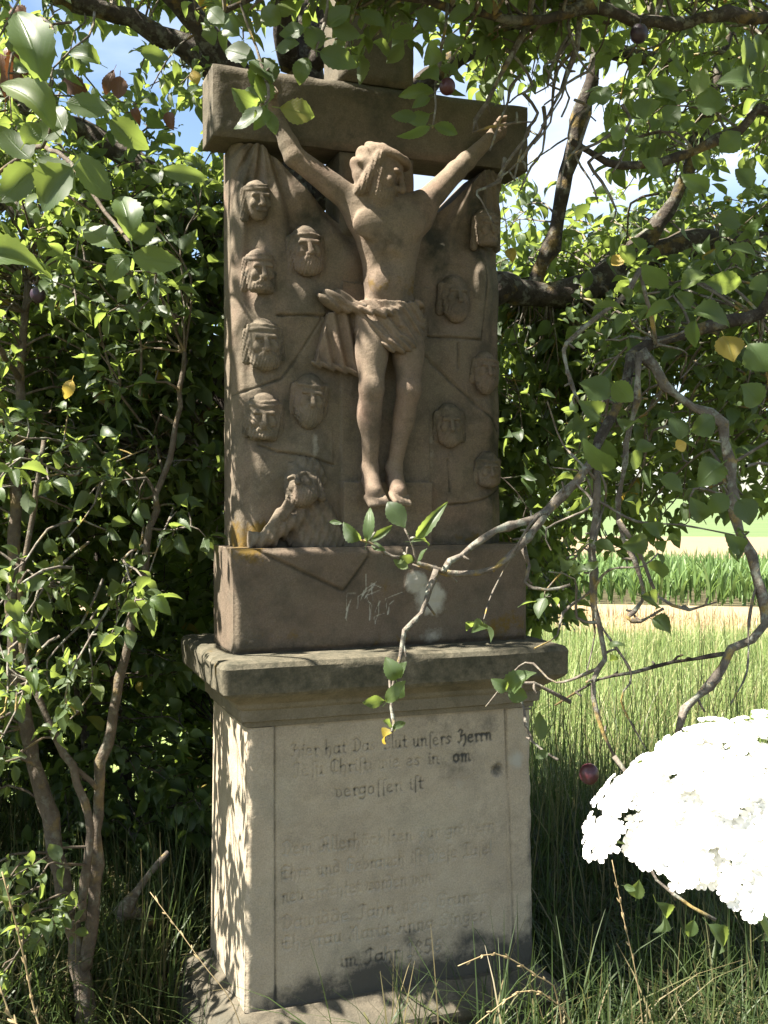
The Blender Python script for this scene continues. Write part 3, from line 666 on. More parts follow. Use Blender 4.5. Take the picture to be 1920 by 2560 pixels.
# crucified figure: one continuous body
S = Sculpt((-.34, -.26, 1.40), (.34, -.055, 2.50), .0032)
B = lambda px, py, y: onY(px, py, y)
S.ell(B(970, 575, -.135), (.088, .056, .085), .02)                      # rib cage
S.cap(B(912, 522, -.130), B(1036, 524, -.130), .040, .040, .03); S.cap(B(905, 545, -.135), B(1046, 548, -.135), .036, .036, .03)
S.ell(B(973, 640, -.135), (.070, .052, .075), .03)
S.ell(B(972, 710, -.130), (.064, .046, .07), .03)                       # belly
S.ell(B(975, 790, -.128), (.074, .050, .06), .03)                       # pelvis
for px in (928, 1016): S.ell(B(px, 562, -.178), (.048, .014, .036), .016)
S.cap(B(972, 610, -.188), B(972, 650, -.188), .004, .004, .012, 'sub')
S.ell(B(972, 660, -.186), (.036, .014, .03), .015, op='sub')
S.ell(B(972, 712, -.165), (.042, .016, .036), .02)
S.cap(B(955, 545, -.135), B(950, 500, -.140), .034, .030, .015)         # neck
for (sh, el, wr, hd) in (((893, 512), (736, 392), (690, 290), (678, 262)), ((1052, 520), (1140, 428), (1222, 350), (1262, 322))):
    a, b, c_, d_ = B(*sh, -.130), B(*el, -.118), B(*wr, -.106), B(*hd, -.108)
    S.ell(a, (.034, .034, .036), .02)
    S.cap(a, b, .034, .025, .02); S.ell((a*.6+b*.4), (.024, .022, .024), .012)
    S.cap(b, c_, .0245, .017, .010); S.ell(b*.7+c_*.3, (.022, .020, .022), .012)
    S.cap(c_, d_, .015, .019, .008)                                     # palm
    ax = (d_-c_)/np.linalg.norm(d_-c_); sd_ = np.cross(ax, (0, 1, 0)); sd_ /= np.linalg.norm(sd_)
    for q in range(4):
        o = sd_*(q-1.5)*.0095; k1 = d_+o+ax*.014+np.array((0, -.008, 0)); k2 = k1+ax*.012+np.array((0, -.014, 0)); k3 = k2-ax*.012+np.array((0, -.009, 0))
        S.cap(d_+o*.8, k1, .0068, .0062, .003); S.cap(k1, k2, .0062, .0056, .002); S.cap(k2, k3, .0056, .005, .002)
    S.cap(c_+ax*.012+sd_*.012, d_+sd_*.028+np.array((0, -.006, 0)), .0075, .006, .004); S.cap(d_+sd_*.028+np.array((0, -.006, 0)), d_+sd_*.022+ax*.014+np.array((0, -.014, 0)), .006, .005, .002)
for (hp, kn, an, ft, tw) in (((930, 800), (929, 972), (925, 1172), (940, 1240), -1), ((1018, 800), (1022, 975), (985, 1170), (1000, 1238), 1)):
    h_, k_, a_, f_ = B(*hp, -.13), B(*kn, -.158), B(*an, -.125), B(*ft, -.165)
    S.cap(h_, k_, .042, .030, .015); S.ell(h_*.55+k_*.45, (.037, .038, .06), .02)
    S.ell(k_+np.array((0, -.012, .004)), (.020, .016, .024), .012)
    S.cap(k_, a_, .029, .0185, .012); m_ = k_*.7+a_*.3; S.ell(m_+np.array((tw*.006, .012, 0)), (.026, .026, .05), .015)
    S.ell(a_+np.array((0, .006, .002)), (.021, .024, .02), .008)
    heel = a_+np.array((0, .012, -.03)); S.cap(a_, f_+np.array((0, .012, .012)), .019, .021, .010); S.cap(heel, f_+np.array((0, .01, .006)), .018, .018, .010)
    for q in range(5):
        o = np.array(((q-2)*.0098, 0, -.0016*(q-2)*tw)); l_ = .012-.0022*q if tw > 0 else .012-.0022*(4-q)
        S.cap(f_+o+np.array((0, .01, .0)), f_+o+np.array((0, -.012-l_, -.020)), .0078 if q not in (0, 4) else .0085, .0066, .0028)
HR = rot(.82, .42, .2)
hc = B(952, 437, -.150)
head(S, hc, 1.32, HR, 1.15, 0, 1.6, crown=True, seed=77)
strand = lambda X, Y, Z, t: .0035*np.sin(X*210+Z*60)+.002*np.sin(Z*180+X*50)
S.ell(hc+np.array((-.012, .010, .022)), (.058, .05, .054), .008, disp=strand)
S.cap(hc+np.array((-.048, .005, .03)), hc+np.array((-.050, .0, -.075)), .018, .020, .008, disp=strand)
S.cap(hc+np.array((.03, .02, .03)), hc+np.array((.055, .02, -.06)), .014, .014, .008, disp=strand)
me = S.mesh('crucified_figure'); co = np.empty(len(me.vertices)*3, np.float32); me.vertices.foreach_get('co', co); co = co.reshape(-1, 3)
st = np.zeros((len(co), 3)); st[:, 0] = .3*np.clip(fbm(co*9, 5)*2, 0, 1)+.55*np.exp(-((co[:, 2]-2.09)/.03)**2-((co[:, 0])/.05)**2)*(co[:, 1] < -.16)
st[:, 1] = .65*np.exp(-((co[:, 2]-1.985)/.03)**2)*(fbm(co*16, 7) > 0)+.3*(fbm(co*7, 71) > .35); st[:, 2] = .3*np.clip(fbm(co*11, 8)*2-.4, 0, 1)
set_st(me, st)
FIG = link('crucified_figure', me, M['figure'], MON)
# loincloth
S = Sculpt((-.235, -.23, 1.74), (.125, -.07, 2.0), .0027)
cz = B(975, 800, -.13)
def cloth(X, Y, Z):
    zt_ = B(975, 762, -.13)[2]-.10*(X-cz[0])*.4; zb_ = B(975, 858, -.13)[2]-.12*(X-cz[0])+.012*np.sin(X*60)
    ang = np.arctan2(Y+.13, X-cz[0]); rr = np.sqrt(((X-cz[0])/.084)**2+((Y+.13)/.062)**2)
    d = (rr-1)*.068
    d = d+.0042*np.sin((Z*.85+X*.9)*170+ang)+.002*np.sin((Z+X*1.2)*330)
    return np.maximum(d, np.maximum(Z-zt_, zb_-Z)*.9)
S.fn((-.235, -.23, 1.74), (.125, -.07, 2.0), cloth, .003)
foldd = lambda X, Y, Z, t: .003*np.sin((X*.8+Z)*300)
S.cap(B(903, 772, -.175), B(960, 782, -.195), .009, .010, .004, disp=foldd); S.cap(B(960, 782, -.195), B(1050, 760, -.165), .010, .012, .004, disp=foldd)
for q in range(4): S.cap(B(985+q*6, 775+q*12, -.192), B(1058-q*2, 800+q*17, -.158), .0065, .008, .003)
S.ell(B(1000, 858, -.182), (.044, .014, .024), .008, disp=foldd)
S.ell(B(845, 752, -.112), (.052, .03, .026), .006, rot(0, 0, .15), disp=lambda X, Y, Z, t: .0035*np.sin(X*190+Z*240))
S.cap(B(870, 765, -.125), B(905, 772, -.15), .016, .014, .008, disp=foldd)
poly = W2([(818, 783), (806, 830), (786, 905), (800, 914), (840, 922), (902, 934), (900, 860), (892, 780)], -.095)
def drape(X, Y, Z):
    P2 = np.array(poly); ins = np.zeros(X.shape, bool); j = len(P2)-1
    for i in range(len(P2)):
        c = ((P2[i, 1] > Z) != (P2[j, 1] > Z)) & (X < (P2[j, 0]-P2[i, 0])*(Z-P2[i, 1])/(P2[j, 1]-P2[i, 1]+1e-9)+P2[i, 0]); ins ^= c; j = i
    e = seg_dist(X[:, 0, :], Z[:, 0, :], [tuple(p) for p in P2]+[tuple(P2[0])])[:, None, :]
    d2 = np.where(ins, -e, e); th = .020+.006*np.sin(X*190+Z*40)
    return np.maximum(d2, np.abs(Y+.088)-th)
S.fn((-.235, -.14, 1.74), (-.04, -.07, 2.0), drape, .004)
S.cap(B(786, 908, -.105), B(902, 934, -.108), .0075, .008, .004, disp=foldd)
me = S.mesh('loincloth'); co = np.empty(len(me.vertices)*3, np.float32); me.vertices.foreach_get('co', co); co = co.reshape(-1, 3)
st = np.zeros((len(co), 3)); st[:, 0] = .35*np.clip(fbm(co*14, 15)*2, 0, 1); st[:, 2] = .4*np.clip(fbm(co*30, 18)*2-.5, 0, 1); set_st(me, st)
link('loincloth', me, M['figure'], FIG)

# ------------------------------------------------------------------ branches and leaves
def catmull(P, step=.04):
    P = np.asarray(P, float)
    if len(P) < 3: 
        n = max(2, int(np.linalg.norm(P[-1]-P[0])/step)); return P[0]+(P[-1]-P[0])*np.linspace(0, 1, n)[:, None]
    Q = np.concatenate([[2*P[0]-P[1]], P, [2*P[-1]-P[-2]]]); out = []
    for i in range(1, len(Q)-2):
        n = max(2, int(np.linalg.norm(Q[i+1]-Q[i])/step)); t = np.linspace(0, 1, n, endpoint=False)[:, None]
        out.append(.5*((2*Q[i])+(-Q[i-1]+Q[i+1])*t+(2*Q[i-1]-5*Q[i]+4*Q[i+1]-Q[i+2])*t*t+(-Q[i-1]+3*Q[i]-3*Q[i+1]+Q[i+2])*t**3))
    return np.concatenate(out+[P[-1:]])
def tube(P, r, ns=8, knob=.0):
    P = np.asarray(P, float); n = len(P); r = np.broadcast_to(np.asarray(r, float), (n,))
    T = np.gradient(P, axis=0); T /= np.maximum(np.linalg.norm(T, axis=1, keepdims=True), 1e-9)
    ref = np.array((0, 0, 1.0)) if abs(T[0][2]) < .9 else np.array((1.0, 0, 0))
    N = np.zeros_like(P); x = np.cross(T[0], ref)
    for i in range(n):
        x = x-T[i]*(x@T[i]); x = x/max(np.linalg.norm(x), 1e-9); N[i] = x
    Bn = np.cross(T, N); th = np.linspace(0, 2*math.pi, ns, endpoint=False)
    ring = N[:, None, :]*np.cos(th)[None, :, None]+Bn[:, None, :]*np.sin(th)[None, :, None]
    rr = r[:, None]*np.ones(ns)[None]
    if knob > 0:
        q = P[:, None, :]+ring*r[:, None, None]; rr = rr*(1+knob*fbm(q.reshape(-1, 3)*(.35/max(r.mean(), .004)), 5, 3).reshape(n, ns)*1.6)
    V = (P[:, None, :]+ring*rr[:, :, None]).reshape(-1, 3)
    i, j = np.meshgrid(np.arange(n-1), np.arange(ns), indexing='ij'); a = (i*ns+j).ravel(); b = (i*ns+(j+1) % ns).ravel()
    Fq = np.stack([a, b, b+ns, a+ns], 1)
    k = len(V); V = np.concatenate([V, P[:1], P[-1:]])
    c0 = np.stack([(np.arange(ns)+1) % ns, np.arange(ns), np.full(ns, k), np.full(ns, k)], 1); e = (n-1)*ns
    c1 = np.stack([e+np.arange(ns), e+(np.arange(ns)+1) % ns, np.full(ns, k+1), np.full(ns, k+1)], 1)
    return V, Fq, c0[:, :3], c1[:, :3]
def tubes_mesh(name, tl):
    Vs, Fs = [], []; o = 0; tris = []
    for V, Fq, c0, c1 in tl: Vs.append(V); Fs.append(Fq+o); tris += (c0+o).tolist()+(c1+o).tolist(); o += len(V)
    if o < 40000 and len(tl) < 90: return mesh_np(name, np.concatenate(Vs), np.concatenate(Fs).tolist()+tris)
    return mesh_np(name, np.concatenate(Vs), np.concatenate(Fs))
def leaf_template(st, fold, curl, serr=0, seed=0, cols=1, twist=0., ex=.82, gx=.78):
    """unit leaf: base at origin, along +y, width 1 at its widest, normal +z"""
    r_ = np.random.default_rng(seed); t = np.linspace(0, 1, st+1); V = []; UV = []
    wd = np.sin(np.pi*np.clip(t, 0, 1)**ex)**gx*.5; wd[0] = .02; wd[-1] = .012
    js = np.concatenate([-np.linspace(1, 0, cols+1), np.linspace(0, 1, cols+1)[1:]])
    for i, tt in enumerate(t):
        for s in js:
            w = wd[i]*(1+(serr*(1 if i % 2 else -1) if abs(s) > .99 and 0 < i < st else 0)*(1+.5*r_.uniform(-1, 1)))
            x = s*w; z = abs(s)*w*fold*(1-.3*tt)-curl*(tt-.35)**2+.03*math.sin(tt*9+seed)*abs(s)
            x2 = x*math.cos(twist*tt)-z*math.sin(twist*tt); z2 = x*math.sin(twist*tt)+z*math.cos(twist*tt)
            V.append((x2, tt, z2)); UV.append((.5+s*.5, tt))
    nc = len(js); Fq = []
    for i in range(st):
        for j in range(nc-1): Fq.append((i*nc+j, i*nc+j+1, (i+1)*nc+j+1, (i+1)*nc+j))
    V = np.array(V); V[:, 2] += curl*.1225
    b = len(V); pw = .022                           # petiole
    V = np.concatenate([V, [(-pw, -.24, -.03), (pw, -.24, -.03), (pw, .02, 0), (-pw, .02, 0)]]); UV += [(.5, 0)]*4; Fq.append((b, b+1, b+2, b+3))
    return V, np.array(Fq), np.array(UV)
LOW = [leaf_template(5, .35, .35, 0, 1), leaf_template(5, .3, .7, 0, 4, twist=.6, ex=.98, gx=1.0), leaf_template(5, .6, .9, 0, 5, twist=-.7, ex=.74), leaf_template(5, .15, .6, 0, 2, twist=.3), leaf_template(5, .5, .15, 0, 3, twist=-.35)]
HI = [leaf_template(16, .32, .4, .055, 1, 2, .1), leaf_template(16, .12, .7, .05, 2, 2, .35), leaf_template(16, .55, .2, .06, 3, 2, -.3), leaf_template(16, .2, -.35, .055, 4, 2, -.15), leaf_template(16, .42, .9, .06, 5, 2, .2), leaf_template(16, .25, .5, .05, 6, 2, -.5, .95, 1.0), leaf_template(16, .6, 1.1, .07, 7, 2, .6, .72, .9), leaf_template(16, .08, .25, .05, 8, 2, .25, 1.05, .85)]
def leaf_mesh_single(name, tpl, m):
    V, Fq, UV = tpl; me = mesh_np(name, V, Fq); uvl = me.uv_layers.new(name='UVMap')
    uvl.data.foreach_set('uv', UV[Fq.ravel()].astype(np.float32).ravel()); me.materials.append(m); return me
LEAF_ME = {k: [leaf_mesh_single('leaf', t, M[k]) for t in HI] for k in ('leaf', 'leaf_dark', 'leaf_brown', 'leaf_yellow')}
def leaf_mass(name, L, m, parent):
    """L: list of (pos, R3x3 columns (side, along, normal), length, width)"""
    Vs, Fs, Us, Rs = [], [], [], []; o = 0
    var = rng.integers(0, len(LOW), len(L))
    for k, (V, Fq, UV) in enumerate(LOW):
        idx = np.where(var == k)[0]
        if len(idx) == 0: continue
        pos = np.array([L[i][0] for i in idx]); R = np.array([L[i][1] for i in idx]); ln = np.array([L[i][2] for i in idx]); wd = np.array([L[i][3] for i in idx])
        sc = np.stack([wd, ln, ln], 1); VV = V[None]*sc[:, None, :]
        VV = np.einsum('nij,nkj->nki', R, VV)+pos[:, None, :]
        nvt = len(V); Vs.append(VV.reshape(-1, 3)); FF = (Fq[None]+(np.arange(len(idx))*nvt)[:, None, None]).reshape(-1, 4); Fs.append(FF+o)
        Us.append(np.tile(UV[Fq.ravel()], (len(idx), 1))); Rs.append(np.repeat(rng.random(len(idx)), nvt)); o += VV.shape[0]*nvt
    me = mesh_np(name, np.concatenate(Vs), np.concatenate(Fs))
    me.uv_layers.new(name='UVMap').data.foreach_set('uv', np.concatenate(Us).astype(np.float32).ravel())
    a = me.attributes.new('rnd', 'FLOAT', 'POINT'); a.data.foreach_set('value', np.concatenate(Rs).astype(np.float32))
    ob = link(name, me, m, parent); tag(ob, kind='stuff'); return ob
def frame(along, normal):
    y = along/np.linalg.norm(along); x = np.cross(y, normal)
    if np.linalg.norm(x) < 1e-4: x = np.cross(y, (1, 0, .3))
    x /= np.linalg.norm(x); z = np.cross(x, y); return np.stack([x, y, z], 1)
def place_leaf(rec, parent, key='leaf'):
    pos, R, ln, wd = rec[:4]; key = rec[4] if len(rec) > 4 else key
    o = bpy.data.objects.new('leaf', random.choice(LEAF_ME[key])); col.objects.link(o)
    m4 = Matrix(((R[0][0], R[0][1], R[0][2]), (R[1][0], R[1][1], R[1][2]), (R[2][0], R[2][1], R[2][2])))
    o.rotation_mode = 'QUATERNION'; o.rotation_quaternion = m4.to_quaternion(); o.scale = (wd, ln, ln); o.location = pos
    set_parent(o, parent); return o
def px_leaf(b, t, dist, wpx, tilt=None, key='leaf', dz=.0):
    """a leaf seen from base pixel to tip pixel, dist metres away"""
    B_ = atD(*b, dist); T_ = atD(*t, dist+dz); al = T_-B_; ln = np.linalg.norm(al)
    tocam = CAM-B_; tocam /= np.linalg.norm(tocam); tilt = rng.uniform(-.7, .7) if tilt is None else tilt
    y = al/ln; nrm = tocam*math.cos(tilt)+np.cross(y, tocam)*math.sin(tilt)+np.array((0, 0, .35))
    return (B_, frame(al, nrm), ln, wpx/F_PX*dist/max(.6, math.cos(tilt)), key)
def unit(v): return v/max(np.linalg.norm(v), 1e-9)
def rosette(p, d, n, size, out, spread=1.0):
    d = unit(d); ax = np.cross(d, (0, 0, 1.0)); ax = unit(ax) if np.linalg.norm(ax) > .1 else np.array((1.0, 0, 0)); bx = np.cross(d, ax)
    a0 = rng.uniform(0, 6.28)
    for k in range(n):
        a = a0+k*2.4; rad = ax*math.cos(a)+bx*math.sin(a)
        al = unit(d*rng.uniform(.1, .8)+rad*spread*rng.uniform(.6, 1.1)+np.array((0, 0, -rng.uniform(0, .55))))
        nrm = unit(np.array((rng.normal(0, .55)-.25, rng.normal(0, .55)-.15, 1.0)))
        ln = size*rng.choice([rng.uniform(.35, .7), rng.uniform(.7, 1.15), rng.uniform(.85, 1.3)])
        out.append((p+al*ln*.22+rng.normal(0, .004, 3), frame(al, nrm), ln, ln*rng.uniform(.40, .70)))
def twig(a, b, out_leaves, out_tubes, r0=.004, size=.06, sag=.12, dens=1.0, start=.3, step=.045):
    a = np.asarray(a, float); b = np.asarray(b, float); L = np.linalg.norm(b-a); w = L*.13
    P = catmull([a, a*.66+b*.34+rng.normal(0, w, 3)*.6+np.array((0, 0, sag*L)), a*.3+b*.7+rng.normal(0, w, 3)*.6+np.array((0, 0, sag*L*.7)), b], .05)
    P = P+np.cumsum(rng.normal(0, .0022, P.shape), 0)*np.linspace(0, 1, len(P))[:, None]
    r = np.linspace(r0, .0016, len(P)); out_tubes.append(tube(P, r, 5))
    acc = np.concatenate([[0], np.cumsum(np.linalg.norm(np.diff(P, axis=0), axis=1))]); tot = acc[-1]; s = start*tot
    while s < tot:
        i = min(np.searchsorted(acc, s), len(P)-2); d = unit(P[i+1]-P[i]); q = rng.random()
        if q < .42*dens:
            sp = unit(rng.normal(0, 1, 3)+d*.6+np.array((0, 0, .3)))*rng.uniform(.015, .07); e = P[i]+sp
            out_tubes.append(tube(np.array([P[i], P[i]+sp*.5+rng.normal(0, .003, 3), e]), [.0024, .0022, .0018], 4)); rosette(e, sp, rng.integers(3, 6), size, out_leaves)
        elif q < .85: rosette(P[i], d, rng.integers(1, 3), size, out_leaves)
        s += step*rng.uniform(.6, 1.4)
    rosette(P[-1], P[-1]-P[-2], rng.integers(3, 6), size, out_leaves)
def nearest_on(limbs, p, back=.5):
    best = None; bd = 1e9
    for P in limbs:
        d = np.linalg.norm(P-p, axis=1); i = int(d.argmin())
        if d[i] < bd: bd = d[i]; best = P[i]
    return best
def finish_tree(T, leaves, twigs, key='leaf', nmax=300, extra=(), twig_mat='twig'):
    if twigs: tag(link('twigs', tubes_mesh('twigs', twigs), M[twig_mat], T), kind='stuff')
    pos = np.array([l_[0] for l_ in leaves]) if leaves else np.zeros((0, 3))
    n_obj = nmax-len(extra)
    if len(pos):
        x, y, z = proj(pos); size = np.array([l_[2] for l_ in leaves])/np.maximum(z, .05); vis = (z > .2) & (x > -20) & (x < 1940) & (y > -20) & (y < 2580)
        # leaves behind the monument do not show
        hid = (x > 600) & (x < 1240) & (y > 200) & (z > 2.9); sc = np.where(vis & ~hid, size, -1); order = np.argsort(-sc)
        pick = [i for i in order[:n_obj] if sc[i] > 0]; ps = set(pick)
        for i in pick: place_leaf(leaves[i], T, key)
        rest = [leaves[i] for i in range(len(leaves)) if i not in ps]
        if rest: leaf_mass('foliage', rest, M[key], T)
    for e in extra: place_leaf(e, T, key)
def limb(T, name, P, r0, r1, m='bark', knob=.35, ns=10, store=None):
    Q = catmull(P, .04); r = np.linspace(r0, r1, len(Q)); Q = Q+np.stack([fbm(Q*7, s) for s in (1, 2, 3)], 1)*min(.02, r0*.35)*np.minimum(1, np.arange(len(Q))/3)[:, None]
    if r0 < .04: Q = Q+np.stack([fbm(Q*19, s+9) for s in (1, 2, 3)], 1)*(.010+r0*.25)*np.minimum(1, np.arange(len(Q))/2)[:, None]*np.minimum(1, np.arange(len(Q))[::-1]/2)[:, None]
    r = r*(1+.22*fbm(Q*16, 7))
    tl_ = [tube(Q, r, ns, knob*(1.9 if m == 'twig' else 1.25))]
    if m in ('twig', 'bark') and r0 < .04:
        for i in range(2, len(Q)-1):
            if rng.random() < .55:
                d_ = unit(rng.normal(0, 1, 3)); e_ = Q[i]+d_*(r[i]+rng.uniform(.006, .03)); tl_.append(tube(np.array([Q[i], Q[i]*.5+e_*.5+rng.normal(0, .002, 3), e_]), [min(.0035, r[i]), .0026, .0022], 5))
    o = link(name, tubes_mesh(name, tl_), M[m], T)
    if store is not None: store.append(Q)
    return o, Q
def pts(lst, d0, d1=None):
    d1 = d0 if d1 is None else d1; n = len(lst)
    return [atD(px, py, d0+(d1-d0)*k/max(1, n-1)) for k, (px, py) in enumerate(lst)]
def in_photo(p, x0, y0, x1, y1):
    x, y, z = proj(p); return z > .1 and x0 < x < x1 and y0 < y < y1

# ---- old plum tree standing behind the cross
T1 = thing('plum_tree', 'old plum tree with lichened limbs standing behind the stone cross', 'tree', (.02, .62, 0)); LB1 = []; LV1 = []; TW1 = []
base = np.array((.02, .62, -.1))
limb(T1, 'trunk', [base, base+(.0, .02, .9), base+(-.05, .05, 1.5), base+(-.10, .03, 2.1), base+(-.06, .0, 2.6), base+(.05, .05, 3.3)], .13, .07, knob=.3, ns=14, store=LB1)
limb(T1, 'limb', [base+(-.07, .05, 1.6)]+pts([(545, 620), (480, 520), (420, 470), (330, 400), (200, 330), (60, 260)], 3.25, 3.3), .065, .025, store=LB1)
limb(T1, 'limb', [base+(-.09, .03, 2.4)]+pts([(600, 220), (540, 165), (465, 112), (400, 95), (330, 40), (240, 15), (60, -40)], 3.3, 3.1), .042, .03, store=LB1)
limb(T1, 'limb', [base+(-.05, .04, 1.5)]+pts([(570, 790), (500, 812), (400, 812), (320, 795), (215, 790)], 3.25, 3.3), .038, .016, store=LB1)
limb(T1, 'limb', [base+(-.03, .03, 1.2)]+pts([(560, 930), (520, 1020), (470, 1090), (400, 1140)], 3.2, 3.1), .022, .010, store=LB1)
limb(T1, 'limb', [base+(.0, .04, 1.45)]+pts([(1200, 775), (1300, 745), (1445, 728), (1609, 640), (1773, 607), (1960, 612)], 3.2, 3.5), .058, .035, store=LB1)
limb(T1, 'limb', pts([(1322, 735), (1345, 690), (1383, 615), (1420, 440), (1437, 330), (1486, 164), (1498, -40)], 3.3, 3.2), .034, .014, store=LB1)
limb(T1, 'limb', pts([(1520, 690), (1600, 610), (1690, 500), (1735, 380), (1790, 200), (1830, 20)], 3.35, 3.4), .03, .012, store=LB1)
limb(T1, 'limb', [base+(.02, .05, 2.5)]+pts([(1100, 180), (1240, 120), (1400, 100), (1560, 130), (1720, 160)], 3.3, 3.4), .045, .02, store=LB1)
limb(T1, 'limb', [base+(-.08, .0, 2.6), base+(-.5, -.25, 3.0), base+(-1.1, -.5, 3.3), base+(-1.9, -.7, 3.5)], .05, .02, store=LB1)
limb(T1, 'limb', [base+(-.06, .0, 2.9), base+(-.3, -.55, 3.3), base+(-.6, -1.0, 3.4), base+(-.9, -1.5, 3.3), base+(-1.0, -2.4, 3.35), base+(-1.1, -3.3, 3.3), base+(-1.2, -4.4, 3.1)], .04, .012, store=LB1)  # runs unseen over the camera, added to carry the light-blocking foliage
limb(T1, 'limb', [base+(.0, .0, 2.9), base+(.3, -.8, 3.35), base+(.4, -1.7, 3.4), base+(.3, -2.8, 3.35), base+(.35, -4.0, 3.2)], .035, .012, store=LB1)  # second unseen limb added to hold up the light-blocking foliage
limb(T1, 'limb', [base+(-.05, .05, 1.7), base+(-.5, .4, 2.2), base+(-1.1, .6, 2.7), base+(-1.8, .7, 3.0)], .05, .02, store=LB1)
def shades(p):
    """does foliage at p stand between the sun and the cross or the white flower?"""
    t = np.linspace(0, 6, 90)[:, None]; q = p-SUN*t
    hit = ((np.abs(q[:, 0]) < .42) & (q[:, 1] > -.30) & (q[:, 1] < .26) & (q[:, 2] > .05) & (q[:, 2] < 2.6)).any()
    return hit or (np.linalg.norm(q-UC, axis=1) < .25).any()
def shades_fig(p):
    t = np.linspace(0, 3, 60)[:, None]; q = p-SUN*t
    return ((q[:, 0] > -.16) & (q[:, 0] < .05) & (q[:, 1] > -.30) & (q[:, 1] < -.10) & (q[:, 2] > 1.5) & (q[:, 2] < 2.42)).any()
UC = atD(1790, 1985, .62)
def fill(n, box, limbs, LV, TW, size=.06, rmax=.7, keep=None, gap=-.45, thin=.25, tries_=12, **kw):
    k = 0; tries = 0
    while k < n and tries < n*tries_:
        tries += 1; p = np.array([rng.uniform(a, b) for a, b in box])
        if vnoise(p[None]*2.3, 77)[0] < gap: continue
        if thin < 1 and shades(p) and rng.random() > thin: continue
        if keep and not keep(p): continue
        if shades_fig(p) and rng.random() > .38: continue
        a = nearest_on(limbs, p); d = np.linalg.norm(p-a)
        if d > 1.3: continue
        if d > rmax: a = p+(a-p)*(rmax/d)
        if d < .12: continue
        twig(a, p, LV, TW, size=size, **kw); k += 1
clear_mon = lambda p: not (abs(p[0]) < .5 and -.6 < p[1] < .22 and p[2] < 2.95)
sunny = lambda p: True
fill(190, ((-1.25, -.15), (.30, 1.5), (2.05, 3.3)), LB1, LV1, TW1, gap=-.05, size=.056, keep=lambda p: proj(p)[0] < 640)
fill(34, ((-1.0, -.55), (-.25, .12), (.9, 2.7)), LB1, LV1, TW1, thin=1, size=.05, rmax=.35, keep=lambda p: proj(p)[0] < 520)
fill(240, ((-1.25, -.15), (.30, 1.5), (1.3, 2.1)), LB1, LV1, TW1, keep=lambda p: proj(p)[0] < 640)
fill(110, ((-.60, -.26), (.22, .9), (1.1, 2.4)), LB1, LV1, TW1)
thinsky = lambda p: proj(p)[0] > 1200 and not (1240 < proj(p)[0] < 1490 and -50 < proj(p)[1] < 560 and rng.random() < .8)
fill(330, ((.42, 2.4), (.30, 1.7), (1.5, 3.6)), LB1, LV1, TW1, gap=-.1, size=.055, keep=thinsky)
fill(250, ((.38, 1.15), (.22, 1.1), (1.02, 2.1)), LB1, LV1, TW1, size=.055, keep=lambda p: proj(p)[0] > 1225 and proj(p)[1] < 1620 and not (proj(p)[0] > 1450 and proj(p)[1] > 1420))
# crown above the picture that shades the cross, and its added forward extension
fill(40, ((-1.5, -.25), (-.9, .7), (3.05, 4.0)), LB1, LV1, TW1, keep=clear_mon, rmax=.8)
fill(420, ((-1.7, 1.5), (-4.4, -.4), (2.9, 3.7)), LB1, LV1, TW1, keep=clear_mon, rmax=.8, size=.065)  # unseen extension over and behind the camera, added to block skylight on the front
BR = [px_leaf((14+k*22, 250-k*30), (20+k*26, 110-k*20), 2.6, 60, key='leaf_brown') for k in range(3)]
BR += [px_leaf((300, 190), (295, 250), 2.8, 42, key='leaf_brown'), px_leaf((285, 175), (262, 235), 2.8, 30, key='leaf_brown'), px_leaf((420, 280), (432, 325), 2.8, 30, key='leaf_brown'), px_leaf((340, 270), (350, 312), 2.8, 20, key='leaf_brown'), px_leaf((180, 950), (163, 998), 2.7, 30, .1, 'leaf_yellow'), px_leaf((550, 5), (570, 32), 2.8, 24, .2, 'leaf_yellow'), px_leaf((480, 175), (495, 210), 3.0, 30, .2, 'leaf_yellow'),
       px_leaf((30, 20), (60, 60), 2.6, 60, key='leaf_brown'), px_leaf((160, 195), (215, 230), 2.8, 40, key='leaf_brown'), px_leaf((1555, 640), (1530, 665), 2.9, 36, .1, 'leaf_yellow'), px_leaf((1275, 620), (1285, 655), 3.0, 26, .3, 'leaf_yellow')]
finish_tree(T1, LV1, TW1, 'leaf', 300, BR)

# ---- second fruit tree right of the cross: its boughs hang in front of the field and the cross
T2 = thing('fruit_tree', 'lichened plum tree right of the cross, drooping branches hanging before the field', 'tree', (2.1, -.35, 0)); LB2 = []; LV2 = []; TW2 = []
b2 = np.array((2.1, -.35, -.1))
limb(T2, 'trunk', [b2, b2+(-.03, .03, .9), b2+(.0, .0, 1.6), b2+(-.1, -.05, 2.3), b2+(-.25, -.05, 3.0)], .12, .06, ns=14, store=LB2)
limb(T2, 'limb', [b2+(-.02, 0, 1.9)]+pts([(2050, 700), (1900, 780), (1730, 830), (1640, 860), (1600, 880), (1580, 905), (1551, 982), (1535, 1035), (1500, 1100), (1484, 1150)], 2.55, 2.25), .016, .0105, store=LB2)
hang = pts([(1484, 1150), (1494, 1248), (1482, 1330), (1482, 1433), (1482, 1506), (1502, 1596), (1506, 1650), (1486, 1703), (1492, 1790), (1535, 1890)], 2.25, 2.2)
limb(T2, 'branch', hang, .0085, .004, 'twig', ns=7, store=LB2)
limb(T2, 'branch', pts([(1600, 880), (1670, 961), (1732, 1015), (1805, 1064), (1834, 1207), (1847, 1289), (1880, 1392), (1904, 1494), (1912, 1564), (1834, 1630), (1773, 1711), (1711, 1773), (1691, 1850)], 2.4, 2.2), .0135, .0075, 'twig', ns=8, store=LB2)
limb(T2, 'branch', pts([(1826, 1632), (1633, 1666), (1494, 1699), (1388, 1765)], 2.25, 2.4), .005, .003, 'bark', ns=6)
